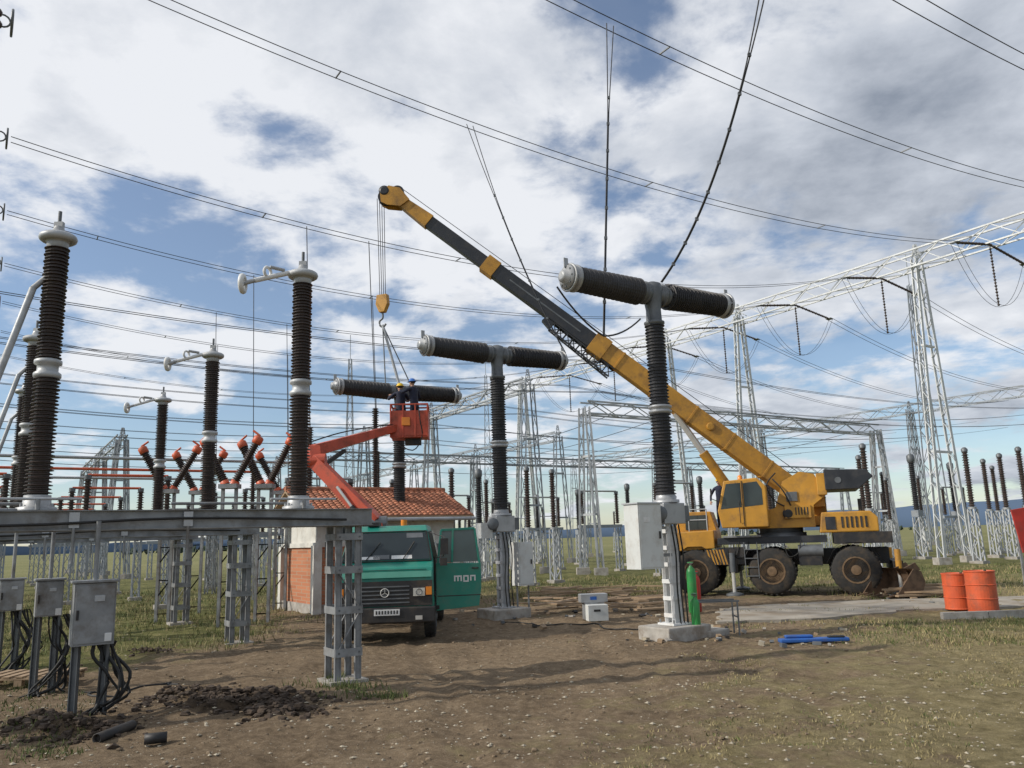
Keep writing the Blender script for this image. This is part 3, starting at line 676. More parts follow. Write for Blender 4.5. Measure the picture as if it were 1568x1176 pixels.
# ---------------------------------------------------------------- mobile crane
def crane():
    pos=P(1205,905,27.6); pos.z=0
    F=Vector((-.94,.34,0)).normalized(); M=TM(pos,F); Mi=M.inverted(); O=Obj('mobile_crane',M)
    W=lambda p: Mi@Vector(p)
    rimm=mat('crane_rim',(.15,.095,.05),.7,0,.3,8)
    O.part('chassis',.02)
    O.box((.3,0,1.15),(7.0,1.0,.5),black); O.box((-2.45,0,1.72),(1.7,2.4,.35),black); O.box((.3,0,1.72),(3.4,2.4,.22),boomd)
    O.box((1.6,1.15,1.25),(.9,.3,.55),black); O.box((-.85,1.1,1.15),(.7,.35,.5),black)
    O.cyl((-1.25,1.15,1.35),(-.5,1.15,1.35),.2,gmet,16); O.box((1.2,1.2,1.86),(1.2,.25,.06),galv)
    for x in (1.0,1.3,-.6): O.stube([(x,1.3,1.7),(x+.1,1.33,1.3),(x+.4,1.33,1.2),(x+.5,1.28,1.6)],.02,cable)
    for i in range(4): O.box((.95,1.34,.6+i*.28),(.4,.05,.03),gmet)
    for k in(-.2,.2): O.box((.95+k,1.34,1.1),(.03,.04,1.15),gmet)
    O.part('wheels')
    for x in (-2.15,.35,2.75):
        for k in(-1,1): O.wheel((x,k*1.08,.74),(0,1,0),.74,.5,rimm)
    O.part('fenders',.01)
    for x in(-2.15,.35,2.75):
        for k in(-1,1):
            for i in range(5):
                a=rad(15+i*30); a2=rad(45+i*30); r=.86
                O.add([(x+r*math.cos(a),k*.8,.75+r*math.sin(a)),(x+r*math.cos(a),k*1.36,.75+r*math.sin(a)),(x+r*math.cos(a2),k*1.36,.75+r*math.sin(a2)),(x+r*math.cos(a2),k*.8,.75+r*math.sin(a2))],[(0,1,2,3)],black)
    O.part('outriggers',.01)
    for x in(-3.35,1.55):
        O.box((x,0,.85),(.28,2.7,.3),black)
        for k in(-1,1): O.cyl((x,k*1.45,.75),(x,k*1.45,1.35),.09,yellow if x<0 else gmet); O.cyl((x,k*1.45,.1),(x,k*1.45,.75),.06,chrome); O.lathe((x,k*1.45,.0),(0,0,1),[(0,.28),(.06,.28),(.12,.08)],gmet)
    O.part('striped_panel')
    O.box((2.05,1.305,1.22),(.75,.02,.5),black)
    for i in range(6): O.add([(1.70+i*.1,1.318,.98),(1.70+i*.1+.05,1.318,.98),(1.70+i*.1+.17,1.318,1.46),(1.70+i*.1+.12,1.318,1.46)],[(0,1,2,3)],yellow)
    O.part('carrier_cab',.03)
    pts=[(2.1,-1.15,1.5),(3.75,-1.15,1.4),(3.8,-1.15,1.95),(3.6,-1.15,2.1),(3.25,-1.15,2.75),(2.3,-1.15,2.75),(2.1,-1.15,2.0)]
    O.prism(pts,(0,1.15,0),yellow)
    O.prism([(2.1,.0,1.5),(3.75,.0,1.4),(3.8,.0,1.9),(3.5,.0,2.05),(2.1,.0,2.1)],(0,1.2,0),yellow)
    O.part('carrier_glass'); O.box((2.8,.01,2.38),(.75,.03,.5),glass); O.add([(3.56,-1.05,2.2),(3.56,-.08,2.2),(3.27,-.08,2.7),(3.27,-1.05,2.7)],[(0,1,2,3)],glass)
    O.box((3.8,.6,1.7),(.05,.25,.18),chrome); O.box((3.8,-.9,1.7),(.05,.25,.18),chrome)
    O.part('guard_rail')
    for x in (2.3,2.9,3.5): O.cyl((x,1.15,2.05),(x,1.15,2.8),.02,galvL,6)
    O.cyl((2.3,1.15,2.8),(3.5,1.15,2.8),.02,galvL,6); O.cyl((2.3,1.15,2.45),(3.5,1.15,2.45),.02,galvL,6)
    O.part('engine_hood',.04); O.prism([(-1.2,-1.0,1.9),(-2.95,-1.0,1.9),(-2.95,-1.0,2.35),(-2.75,-1.0,2.55),(-1.3,-1.0,2.55)],(0,2.1,0),yellow)
    O.part('grilles'); 
    for i in range(6): O.box((-2.6+i*.14,1.115,2.22),(.06,.02,.34),black)
    O.cyl((-2.5,.5,2.5),(-2.5,.5,2.95),.06,black); O.box((-1.55,1.112,2.2),(.3,.02,.4),boomd)
    O.part('turntable'); O.lathe((0,0,1.8),(0,0,1),[(0,.8),(.15,.8),(.15,.7),(.3,.7)],gmet,28)
    O.part('superstructure',.03)
    O.prism([(-1.5,-.9,2.1),(1.3,-.9,2.1),(1.3,-.9,2.45),(.1,-.9,2.75),(-.2,-.9,3.6),(-.75,-.9,3.9),(-1.2,-.9,3.8),(-1.5,-.9,3.1)],(0,.35,0),yellow)
    O.prism([(-1.1,.55,2.1),(1.3,.55,2.1),(1.3,.55,2.45),(.1,.55,2.75),(-.2,.55,3.6),(-.75,.55,3.9),(-1.2,.55,3.8),(-1.5,.55,3.1),(-1.1,.55,2.8)],(0,.35,0),yellow)
    O.box((-.1,0,2.3),(2.6,1.2,.3),yellow); O.box((-1.2,0,3.1),(.5,1.1,.7),yellow); O.box((-.6,.95,2.6),(.8,.12,.4),yellow)
    O.box((-.45,.92,3.1),(.35,.05,.3),gmet); O.lathe((-.3,.9,2.55),(0,1,0),[(0,.18),(.1,.18),(.12,.1)],black,16)
    for i in range(5): O.box((-.9+i*.09,1.015,2.62),(.04,.01,.24),black)
    O.stube([(-.2,.95,2.8),(.1,1.02,3.0),(.3,1.0,3.5),(.0,.8,3.9)],.025,cable); O.stube([(-.4,.95,2.8),(-.2,1.05,3.3),(.1,.95,3.7)],.025,cable)
    O.part('counterweight',.04); O.prism([(-1.5,-1.1,3.25),(-1.5,-1.1,3.92),(-2.75,-1.1,3.85),(-2.95,-1.1,3.62),(-2.5,-1.1,3.25)],(0,2.2,0),boomd)
    O.box((-1.4,.95,3.45),(.3,.1,.7),yellow)
    O.lathe((-1.9,1.1,3.55),(0,1,0),[(0,.1),(.02,.1)],gmet,12)
    O.part('operator_cab',.03)
    O.prism([(.30,.95,2.15),(1.75,.95,2.15),(1.85,.95,2.7),(1.6,.95,3.66),(.55,.95,3.72),(.30,.95,3.45)],(0,.85,0),yellow)
    O.part('cab_windows'); yy=1.806
    O.add([(1.08,yy,2.8),(1.75,yy,2.75),(1.53,yy,3.56),(1.08,yy,3.58)],[(0,1,2,3)],glass)
    O.add([(.42,yy,2.85),(1.0,yy,2.8),(1.0,yy,3.56),(.56,yy,3.6),(.42,yy,3.35)],[(0,1,2,3,4)],glass)
    O.beam((1.04,yy+.01,2.2),(1.04,yy+.01,3.64),.03,.02,black)
    O.add([(1.858,1.02,2.75),(1.858,1.74,2.75),(1.637,1.74,3.58),(1.637,1.02,3.58)],[(0,1,2,3)],glass)
    O.tube([(1.15,yy+.02,2.3),(1.15,yy+.08,2.4),(1.15,yy+.08,2.9),(1.15,yy+.02,3.0)],.012,black)
    O.tube([(1.8,yy,3.0),(2.0,yy+.2,3.1),(2.0,yy+.2,3.4)],.012,black); O.box((2.0,yy+.2,3.3),(.04,.14,.24),black)
    piv=W(P(1212,748,27.7)); head=W(P(606,303,27.3)); ax=(head-piv); L=ax.length; ax.normalize(); x,y,zz=basis(ax)
    at=lambda f: piv+ax*L*f
    O.part('boom',.02)
    O.taper(at(-.02),at(.475),.50,.64,.46,.64,yellow)
    O.taper(at(.455),at(.49),.56,.74,.56,.74,yellow)
    O.beam(at(.49),at(.76),.40,.54,boomd); O.beam(at(.735),at(.765),.46,.62,yellow)
    O.beam(at(.765),at(.925),.32,.44,boomd); O.taper(at(.91),at(.995),.40,.50,.34,.34,yellow)
    for f in (.06,.15,.24,.33,.42): O.beam(at(f),at(f+.004),.52,.67,yellow)
    O.cyl(at(.0)-x*.75,at(.0)+x*.75,.18,gmet,16)
    for f in (.2,.34):
        for k in(-1,1): O.lathe(at(f)+x*k*.24,x*k,[(0,.14),(.05,.14),(.06,.1)],yellow,16)
    for k in(-1,1): O.beam(at(.52)+x*k*.205,at(.7)+x*k*.205,.01,.05,gmet,y)
    O.part('boom_head')
    hd=at(1.0)
    for k in(-1,1): O.prism([hd+x*k*.2+ax*-.5+y*.2,hd+x*k*.2+ax*.05+y*.33,hd+x*k*.2+ax*.42+y*.15,hd+x*k*.2+ax*.5-y*.25,hd+x*k*.2+ax*.25-y*.5,hd+x*k*.2+ax*.0-y*.45,hd+x*k*.2-ax*.4-y*.2],x*k*.04,yellow)
    for c0 in (hd+ax*.3-y*.25,hd+ax*.05+y*.18): O.lathe(c0-x*.16,x,[(0,.24),(.05,.24),(.08,.17),(.12,.24),(.2,.24),(.24,.17),(.27,.24),(.32,.24)],boomd,20)
    c1=hd+ax*.42-y*.1; O.lathe(c1-x*.26,x,[(0,.12),(.03,.2),(.49,.2),(.52,.12)],boomd,16)
    O.part('ropes'); hk=W(P(586,462,27.3)); c0=hd+ax*.3-y*.25
    for k in(-.09,-.03,.03,.09): 
        O.cyl(Vector((c0.x+.18+k,c0.y+k,c0.z)),Vector((hk.x+k*.8,hk.y+k*.8,hk.z+.15)),.012,cable,6)
    O.cyl(hd+ax*.05+y*.42,at(.0)+y*.6,.012,cable,6)
    O.part('hook_block',.02); 
    O.prism([hk+Vector((-.2,-.1,.25)),hk+Vector((.2,-.1,.25)),hk+Vector((.24,-.1,-.1)),hk+Vector((.1,-.1,-.4)),hk+Vector((-.1,-.1,-.4)),hk+Vector((-.24,-.1,-.1))],(0,.2,0),yellow)
    O.part('hook'); O.stube([hk+Vector((0,0,-.4)),hk+Vector((0,0,-.6)),hk+Vector((.12,0,-.7)),hk+Vector((.1,0,-.86)),hk+Vector((-.03,0,-.92)),hk+Vector((-.13,0,-.82))],.035,gmet,8)
    O.part('slings')
    b3=W(ST(11.5,25.0,7.3)); 
    for k in(-.5,.5): O.cyl(hk+Vector((0,0,-.85)),b3+(Mi.to_3x3()@(E1*k)),.022,gmet,6)
    O.cyl(hk+Vector((0,0,-.85)),b3+Vector((0,0,.1)),.05,galvL,6)
    O.part('lift_cylinder'); a=Vector((1.0,0,2.5)); b=at(.27)-y*.3; O.cyl(a,a.lerp(b,.62),.17,yellow,14); O.cyl(a.lerp(b,.6),b,.11,chrome,12)
    O.part('stowed_jib'); j0=at(.42)-y*.52; j1=at(.575)-y*.42
    O.lattice(j0,j1,.34,.28,9,.05,.03,boomd,upv=y); O.beam(j1,j1+ax*.35+y*.08,.3,.26,boomd)
    O.part('mast_lamp'); O.lathe(Vector((1.1,1.4,3.70)),(0,0,1),[(0,.08),(.12,.07),(.15,.03)],amber,12)
    O.finish(); return M
CM=crane()
def lbucket():
    p=P(1372,915,24.8); p.z=0
    O=Obj('excavator_bucket',TM(p,(-.9,-.2,0)))
    prof=[(.55,.05),(.1,.0),(-.3,.08),(-.45,.4),(-.35,.72),(-.1,.8)]
    w=.75
    for k in(-1,1): O.prism([(x,k*w,z) for x,z in prof],(0,.04*k,0),bucket)
    for i in range(len(prof)-1):
        a,b=prof[i],prof[i+1]; O.add([(a[0],-w,a[1]),(a[0],w,a[1]),(b[0],w,b[1]),(b[0],-w,b[1])],[(0,1,2,3)],bucket)
    for i in range(5): O.taper((.5,-w+.1+i*(2*w-.2)/4,.06),(.8,-w+.1+i*(2*w-.2)/4,.02),.14,.05,.06,.02,bucket)
    for k in(-.2,.2): O.prism([(-.4,k,.5),(-.75,k,.75),(-.6,k,.95),(-.2,k,.8)],(0,.05,0),bucket)
    O.finish()
lbucket()
# ---------------------------------------------------------------- people
def person(pos,yaw,hel,arms,lean=.0):
    M=Matrix.Translation(pos)@Matrix.Rotation(yaw,4,'Z')
    e=bpy.data.objects.new('worker',None); scene.collection.objects.link(e)
    def skin(name,V,Ed,Rr,m,sub=1):
        me=bpy.data.meshes.new(name); me.from_pydata([tuple(M@Vector(v)) for v in V],Ed,[]); me.materials.append(m)
        o=bpy.data.objects.new(name,me); scene.collection.objects.link(o); o.parent=e
        o.modifiers.new('skin','SKIN'); 
        for i,r in enumerate(Rr): me.skin_vertices[0].data[i].radius=(r,r*.85) if not isinstance(r,tuple) else r
        me.skin_vertices[0].data[0].use_root=True
        o.modifiers['skin'].use_smooth_shade=True
        s=o.modifiers.new('sub','SUBSURF'); s.levels=sub; s.render_levels=sub+0
    V=[(0,0,.95),(0,.02+lean*.3,1.12),(0,.03+lean*.7,1.32),(0,.03+lean,1.46),(0,.04+lean,1.54)]
    Rr=[(.17,.12),(.155,.115),(.19,.13),(.12,.09),.06]; Ed=[(0,1),(1,2),(2,3),(3,4)]
    hands=[]
    for k,(el,wr) in zip((-1,1),arms):
        i=len(V); V+=[(k*.20,.03+lean,1.42),tuple(el),tuple(wr)]; Rr+=[.075,.055,.04]; Ed+=[(3,i),(i,i+1),(i+1,i+2)]; hands.append((Vector(el),Vector(wr),k))
    for k in(-1,1):
        i=len(V); V+=[(k*.10,0,.86),(k*.12,.04,.50),(k*.12,0,.10),(k*.13,.14,.05)]; Rr+=[.10,.068,.05,.045]; Ed+=[(0,i),(i,i+1),(i+1,i+2),(i+2,i+3)]
    skin('overalls',V,Ed,Rr,navy)
    for el,wr,k in hands:
        d=(wr-el).normalized(); sd=d.cross(Vector((0,0,1))); 
        if sd.length<.1: sd=Vector((1,0,0))
        sd.normalize(); nn=sd.cross(d)
        V=[wr,wr+d*.04,wr+d*.08]; Rr=[.03,(.038,.022),(.036,.02)]; Ed=[(0,1),(1,2)]
        for j,ln in enumerate((.07,.08,.075,.058)):
            o_=sd*(-.03+.02*j); i=len(V); V+=[wr+d*.10+o_,wr+d*(.10+ln*.5)+o_-nn*.012,wr+d*(.10+ln*.8)+o_-nn*.035]; Rr+=[.010,.009,.008]; Ed+=[(2,i),(i,i+1),(i+1,i+2)]
        i=len(V); V+=[wr+d*.05-sd*.045,wr+d*.09-sd*.06-nn*.015]; Rr+=[.012,.010]; Ed+=[(1,i),(i,i+1)]
        skin('hand',V,Ed,Rr,skinm,1)
    O=Obj('tmp',M); hc=Vector((0,.06+lean*1.1,1.655)); vs=[];fs=[];nu,nv=20,14
    for j in range(nv+1):
        for i in range(nu):
            th=math.pi*j/nv; a=2*math.pi*i/nu; x=math.sin(th)*math.cos(a); y=math.sin(th)*math.sin(a); z=math.cos(th)
            f=1-.22*max(0,-z)**1.5; px=.076*x*f; py=.095*y*(1-.12*max(0,-z)); pz=.118*z
            if y>.8 and abs(x)<.28 and -.35<z<.1: py+=.02*(1-abs(x)/.28)*(1-abs(z+.15)/.25 if abs(z+.15)<.25 else 0)
            if y>.6 and .12<abs(x)<.55 and 0<z<.2: py-=.008
            vs.append(hc+Vector((px,py,pz)))
    for j in range(nv):
        for i in range(nu): fs.append((j*nu+i,(j+1)*nu+i,(j+1)*nu+(i+1)%nu,j*nu+(i+1)%nu))
    O.add(vs,fs,skinm,True)
    for k in(-1,1):
        O.lathe(hc+Vector((k*.076,0,-.005)),(k,.0,0),[(0,.012),(.008,.028),(.016,.022)],skinm,10)
        O.lathe(hc+Vector((k*.03,.083,.012)),(0,1,0),[(0,.010),(.004,.006)],hair,8)
    O.box(hc+Vector((0,.088,-.058)),(.045,.01,.008),mat('lips',(.3,.1,.08)))
    O.lathe(hc+Vector((0,-.018,-.02)),(0,-.2,1),[(0,.07),(.03,.086),(.07,.086)],hair,16)
    O.cyl(hc+Vector((0,-.02,-.14)),hc+Vector((0,-.005,-.06)),.055,skinm,12)
    O.part('helmet'); O.lathe(hc+Vector((0,-.005,.035)),(0,.05,1),[(0,.135),(.008,.135),(.012,.112),(.05,.108),(.08,.092),(.105,.06),(.115,.02)],hel,20)
    O.box(hc+Vector((0,.13,.038)),(.13,.07,.012),hel)
    r=O.finish(); r.parent=e; r.name='head_and_helmet'
    return e
bz=basket+Vector((0,0,.06))
person(bz+Vector((-.30,.12,0)),rad(20),helY,[((-.38,.15,1.25),(-.28,.38,1.42)),((.30,.22,1.22),(.05,.42,1.38))],.08)
person(bz+Vector((.16,-.02,.10)),rad(55),helB,[((-.36,.2,1.3),(-.2,.45,1.45)),((.36,.12,1.2),(.22,.38,1.15))],.05)
cw=CM@Vector((2.0,-.9,2.0)); person(Vector((cw.x,cw.y,2.15)),rad(150),helY,[((-.34,.02,1.18),(-.3,.2,.98)),((.34,.02,1.18),(.3,.2,.98))],.0)
# ---------------------------------------------------------------- gantries
def gantry(name,pts_masts,hz,beam_a,beam_b,m=galvF,spread=2.2,bw=1.0,leg=.42,along=E1,peak=True,nb=None,solid=False,c=.09,br=.045):
    O=Obj(name)
    for p in pts_masts:
        for k in(-1,1):
            a_=p+along*k*spread/2+Vector((0,0,.3)); b_=p+along*k*.28+Vector((0,0,hz))
            if solid:
                x,y,z=basis(b_-a_,along)
                for q in (-1,1): O.taper(a_+x*q*leg*.42,b_+x*q*leg*.34,.05,leg*.55,.05,leg*.45,m,along)
                n=20
                for i in range(n):
                    f=(i+.5)/n; c_=a_.lerp(b_,f)
                    for q in(-1,1): O.beam(c_+x*(-leg*.38)+y*q*leg*.24-z*(.25 if i%2 else -.25),c_+x*(leg*.38)+y*q*leg*.24+z*(.25 if i%2 else -.25),.05,.03,m)
            else: O.lattice(a_,b_,leg,leg*.8,max(6,int(hz/1.3)),.08,.035,m,ring=False)
            O.box(p+along*k*spread/2+Vector((0,0,.1)),(.7,.7,.5),concrete)
        for f in(.35,.7):
            w=spread*(1-f)+.56*f; O.beam(p+along*w/2+Vector((0,0,hz*f)),p-along*w/2+Vector((0,0,hz*f)),.12,.12,m)
        if peak: O.lattice(p+Vector((0,0,hz)),p+Vector((0,0,hz+.9)),.35,.12,3,.05,.03,m)
    L=(beam_b-beam_a).length
    O.lattice(beam_a+Vector((0,0,hz)),beam_b+Vector((0,0,hz)),bw,bw,nb or int(L/1.4),c,br,m,ring=False)
    return O.finish()
S1=44.3; T0=24.7; HZ=17.3
ms=[ST(S1,T0+q) for q in (-20,0,13.5,21,42,63)]
gantry('lattice_gantry',ms,HZ,ST(S1,T0-20),ST(S1,T0+66),m=mat('gantry_paint',(.58,.60,.61),.5,.05,.1,.5,dirt=(.33,.31,.29),dirtamt=.5),solid=True,spread=2.7,leg=.42)
gantry('busbar_portal',[ST(27.8,35.6),ST(41,35.6),ST(55.2,35.6)],9.2,ST(27.8,35.6),ST(55.2,35.6),m=galvL,along=E2,bw=.7,peak=False,spread=1.6,leg=.3)
gantry('busbar_portal',[ST(27,40+i*13) for i in range(5)],11.3,ST(27,40),ST(27,94),bw=.7,spread=1.6,leg=.3)
gantry('busbar_portal',[ST(40,55+i*14) for i in range(5)],10.5,ST(40,55),ST(40,111),bw=.7,spread=1.7,leg=.3)
gantry('busbar_portal',[ST(24+i*14,66) for i in range(6)],9.5,ST(24,66),ST(94,66),along=E2,bw=.7,spread=1.6,leg=.3,peak=False)
gantry('lattice_gantry',[ST(86,30+i*21) for i in range(5)],15,ST(86,30),ST(86,114),bw=1.0)
gantry('lattice_gantry',[ST(-4.0,24),ST(-4.0,44),ST(-4,64)],15.3,ST(-4,4),ST(-4,66))
gantry('busbar_portal',[ST(8,68+i*14) for i in range(3)],10.5,ST(8,68),ST(8,96),bw=.7,spread=1.7,leg=.3)
def istring(O,a,b,r=.12,n=7):
    O.ins(a,b,r*.45,r,.17,porc,n)
phT=[8.7,14.25,20.6,27.0,33.3,39.7,46,52.3,58.7]
O=Obj('strain_insulator_string'); 
for i,t in enumerate(phT):
    istring(O,ST(S1,t,HZ-.45),ST(S1-3.4,t,HZ-.95),.085); istring(O,ST(S1,t,HZ-.45),ST(S1+3.4,t,HZ-.95),.085)
    for kk in(-1,1):
        O.beam(ST(S1+kk*3.4,t,HZ-.95),ST(S1+kk*3.7,t,HZ-1.0),.05,.4,gmet,E2)
    istring(O,ST(S1,t,HZ-.6),ST(S1,t,HZ-3.9),.075)
    for k in (-.25,.25): istring(O,ST(-4,t+k,15.1),ST(-.7,t+k,14.4),.11)
    O.torus(ST(-.5,t,14.4),E1,.30,.03,gmet,18,6); O.torus(ST(-.7,t+.25,14.55),E2,.16,.025,gmet,14,6); 
O.finish()
sagpt={}
for t in phT:
    sp=[]; zA,sag=(14.4,2.1) if t>24 else ((16.7,1.7) if t>10 else (15.2,1.9))
    for k in(-.2,.2): sp.append(cat(ST(-.4,t+k,zA),ST(S1-3.7,t+k,HZ-1.0),sag,40))
    wires('overhead_conductor',sp,.013)
    def zat(s,t=t,zA=zA,sag=sag):
        f=(s+.4)/(S1-3.7+.4); return zA+(HZ-1.0-zA)*f-sag*4*f*(1-f)
    sagpt[t]=zat
    O=Obj('conductor_spacer')
    for s in (random.uniform(2,8),random.uniform(13,20),random.uniform(24,32)): O.beam(ST(s,t-.21,zat(s)),ST(s,t+.21,zat(s)),.035,.035,gmet); 
    O.finish()
    wires('jumper_conductor',[cat(ST(S1-3.7,t+k,HZ-1.0),ST(S1+3.7,t+k,HZ-1.0),2.9,16) for k in(-.15,.15)],.012)
    wires('overhead_conductor',[cat(ST(S1+3.7,t+k,HZ-1),ST(84,t+k,14),1.8,20) for k in(-.2,.2)],.015)
def drop(name,a,b,bow=Vector((0,0,0)),r=.014,tw=.10,sp_=True):
    a=Vector(a);b=Vector(b); sp=[]
    for k in((-1,1) if sp_ else (0,)):
        pts=[]
        for i in range(25):
            f=i/24; w=tw*max(0,1-f*3.2)*k+.016*k; pts.append(a.lerp(b,f)+bow*4*f*(1-f)+E1*w)
        sp.append(pts)
    wires(name,sp,r)
    if sp_:
        O=Obj('dropper_spacer')
        for i in range(3,11): f=i/11; O.box(a.lerp(b,f)+bow*4*f*(1-f),(.07,.05,.07),gmet)
        O.finish()
z0=sagpt[20.6](12.0); drop('dropper_conductor',ST(12.0,20.6,z0),ST(14.0,18.7,ZH+.3),Vector((0,0,-.5)))
z0=sagpt[14.25](12.6); lp=ST(10.7,12.9,6.2); drop('dropper_conductor',ST(12.6,14.25,z0),lp)
wires('jumper_conductor',[cat(ST(9.3,12.6,7.0),lp,.12,8)+cat(lp,ST(11.5,12.6,6.6),.1,8)],.02)
z0=sagpt[8.7](12.2); drop('dropper_conductor',ST(12.2,8.7,z0),ST(11.9,12.3,ZH+.3),E1*.15+Vector((0,0,-.8)),.016)
for (t,s,zb) in ((27.0,11.2,6.8),(27.0,8.8,6.0),(33.3,8.6,5),(39.7,8.5,5),(39.7,12,5),(46,10,5),(46,14,5),(33.3,14,6)):
    drop('dropper_conductor',ST(s,t,sagpt[t](s)),ST(s+.15,t-.3,zb),Vector((0,0,0)),.016,.1,False)
    O=Obj('bus_post_insulator'); p=ST(s+.15,t-.3); O.lattice(p,p+Vector((0,0,2.6)),.35,.3,5,.05,.025,galv); O.ins(p+Vector((0,0,2.6)),p+Vector((0,0,zb)),.07,.13,.08,porc,10); O.finish()
for i,t in enumerate([30,33,36.5,41,44,47.5,53,56,60,66,70,75]):
    zz=9.6 if i%2 else 10.6
    wires('busbar_conductor',[cat(ST(-12,t+k,zz+.8),ST(27,t+k,zz),.9,24) for k in(-.12,.12)],.013)
    wires('busbar_conductor',[cat(ST(27,t+k,zz),ST(86,t+k,zz+2),1.4,20) for k in(-.12,.12)],.013)
for i in range(7):
    s=30+i*3.8; wires('busbar_conductor',[cat(ST(s,35.6,9.0),ST(s,66,9.2),.9,16)],.018)
# ---------------------------------------------------------------- equipment rows in the yard (shared meshes)
def proto(kind):
    O=Obj('proto'); z=Vector((0,0,1))
    if kind==0:
        O.lattice((0,0,.1),(0,0,2.4),.34,.28,5,.06,.03,galvL,ring=False); O.box((0,0,.02),(.6,.6,.2),concrete); O.lathe((0,0,2.4),z,[(0,.18),(.1,.18)],alu,10)
        O.ins((0,0,2.5),(0,0,5.0),.09,.15,.11,porc,10); O.lathe((0,0,5),z,[(0,.14),(.12,.14),(.2,.06)],gmet,10)
    elif kind==1:
        O.lattice((0,0,.1),(0,0,2.2),.4,.34,4,.06,.035,galvL,ring=False); O.box((0,0,.02),(.7,.7,.2),concrete); O.box((0,0,2.4),(.45,.4,.34),galvF)
        O.ins((0,0,2.6),(0,0,5.2),.12,.19,.11,porcD,12); O.lathe((0,0,5.2),z,[(0,.17),(.1,.2),(.35,.2),(.45,.08)],gmet,12)
        O.box((.32,0,1.2),(.3,.3,.5),cabg)
    else:
        for a in(-1.3,1.3):
            O.lattice((a,0,.1),(a,0,2.5),.28,.24,5,.05,.025,galvF,ring=False); O.box((a,0,.02),(.5,.5,.2),concrete)
            O.ins((a,0,2.75),(a,0,4.5),.08,.15,.1,porc,10); O.lathe((a,0,4.5),z,[(0,.12),(.15,.12)],gmet,8)
        O.beam((-1.6,0,2.6),(1.6,0,2.6),.16,.18,galvF); O.cyl((-1.3,0,4.65),(1.3,0,4.65),.05,orange if kind==3 else alu,8)
    return O.finish()
names=['bus_post_insulator','current_transformer','rotary_disconnector','rotary_disconnector']
pr=[proto(i) for i in range(4)]
ang=math.atan2(E1.y,E1.x)
pos0=[ST(20,30),ST(21,36),ST(22.5,42),ST(24,48)]
for k,o in enumerate(pr): o.name=names[k]; o.data.name=names[k]; o.location=pos0[k]; o.rotation_euler=(0,0,ang)
def inst(k,s,t,sc=1.0):
    o=bpy.data.objects.new(names[k],pr[k].data); scene.collection.objects.link(o); o.location=ST(s,t); o.rotation_euler=(0,0,ang); o.scale=(sc,sc,sc); return o
random.seed(3)
for s,k in ((22,0),(30,2),(38,1),(48,0),(57,2),(68,0)):
    for j in range(10):
        t=31+j*6.35
        if random.random()<.15: continue
        inst(k,s+random.uniform(-.4,.4),t+random.uniform(-.3,.3))
for s,k in ((-6,0),(-1,3),(4,3),(11,2),(17,0)):
    for j in range(7):
        inst(k,s,31.5+j*6.35)
for (s,t,k) in ((47,22,0),(44,23.3,0),(41.5,28,0),(50,30,1),(50,24.5,0),(56,36,0),(36,24,0),(36,30,0),(53,27,0),(60,33,1),(64,38,0),(60,30,0)): inst(k,s,t,1.18)
for (s,t,h) in ((70,40,24),(35,90,24),(60,100,26)):
    O=Obj('lightning_mast'); O.lattice(ST(s,t),ST(s,t,h),1.4,.3,16,.09,.045,galvF,ring=False); O.cyl(ST(s,t,h),ST(s,t,h+3),.04,galvF); O.finish()
O=Obj('tubular_busbar')
for t in (29,33,37): O.cyl(ST(-8,t,5.0),ST(9,t,5.0),.05,orange if t==33 else alu,8)
O.finish()
# ---------------------------------------------------------------- small items
def barrel(u,v,y,h=.9,r=.30,tilt=0):
    p=P(u,v,y); p.z=0; O=Obj('oil_barrel')
    pr_=[(0,r*.97),(.01,r),(.03,r),(.04,r*.97),(h*.32,r*.97),(h*.335,r*1.02),(h*.35,r*.97),(h*.65,r*.97),(h*.665,r*1.02),(h*.68,r*.97),(h-.04,r*.97),(h-.03,r*1.01),(h,r*1.01),(h,r*.95),(h-.02,r*.93)]
    O.lathe(p,(tilt,0,1),pr_,orange,32,smooth=False); O.cyl(p+Vector((.15,0,h-.02)),p+Vector((.15,0,h+.01)),.03,black,10); O.finish()
barrel(1467,918,20.3,.86,.31); barrel(1506,931,19.4,.95,.33,.01)
def bottle(u,v,y,h=.95,c=gasg,r=.1):
    p=P(u,v,y); p.z=.0; O=Obj('gas_cylinder'); O.lathe(p,(0,0,1),[(0,r*.9),(.03,r),(h*.8,r),(h*.88,r*.8),(h*.93,r*.35),(h*.95,r*.3)],c,18)
    O.lathe(p+Vector((0,0,h*.94)),(0,0,1),[(0,.02),(.04,.02),(.04,.035),(.08,.035)],alu,8); O.cyl(p+Vector((-.06,0,h)),p+Vector((.06,0,h)),.015,alu,8); 
    O.torus(p+Vector((0,0,h+.02)),(0,0,1),r*.6,.012,c,14,6); O.finish()
bottle(1067,968,16.6,.80,gasg,.09); bottle(1060,905,21.5,1.25,gasg,.12); bottle(1067,906,21.8,1.0,red,.10)
O=Obj('steel_trestle'); c=G(1098,972)
for a in(-.40,.40):
    for b in(-.2,.2): O.beam(c+Vector((a,b,0)),c+Vector((a,b,.66)),.028,.028,gmet)
for b in(-.2,.2): O.beam(c+Vector((-.44,b,.66)),c+Vector((.44,b,.66)),.035,.035,gmet)
for a in(-.40,.40): O.beam(c+Vector((a,-.2,.35)),c+Vector((a,.2,.35)),.025,.025,gmet)
O.finish()
O=Obj('tool_case'); c=G(914,950); R=Matrix.Rotation(rad(8),3,'Z'); O.part('case',.01)
O.box(c+Vector((0,0,.19)),(.5,.4,.38),cabg,R); O.part('lid',.01); O.box(c+Vector((-.05,.25,.52)),(.68,.3,.2),alu,R); O.box(c+Vector((-.05,.25,.22)),(.5,.3,.42),galv,R)
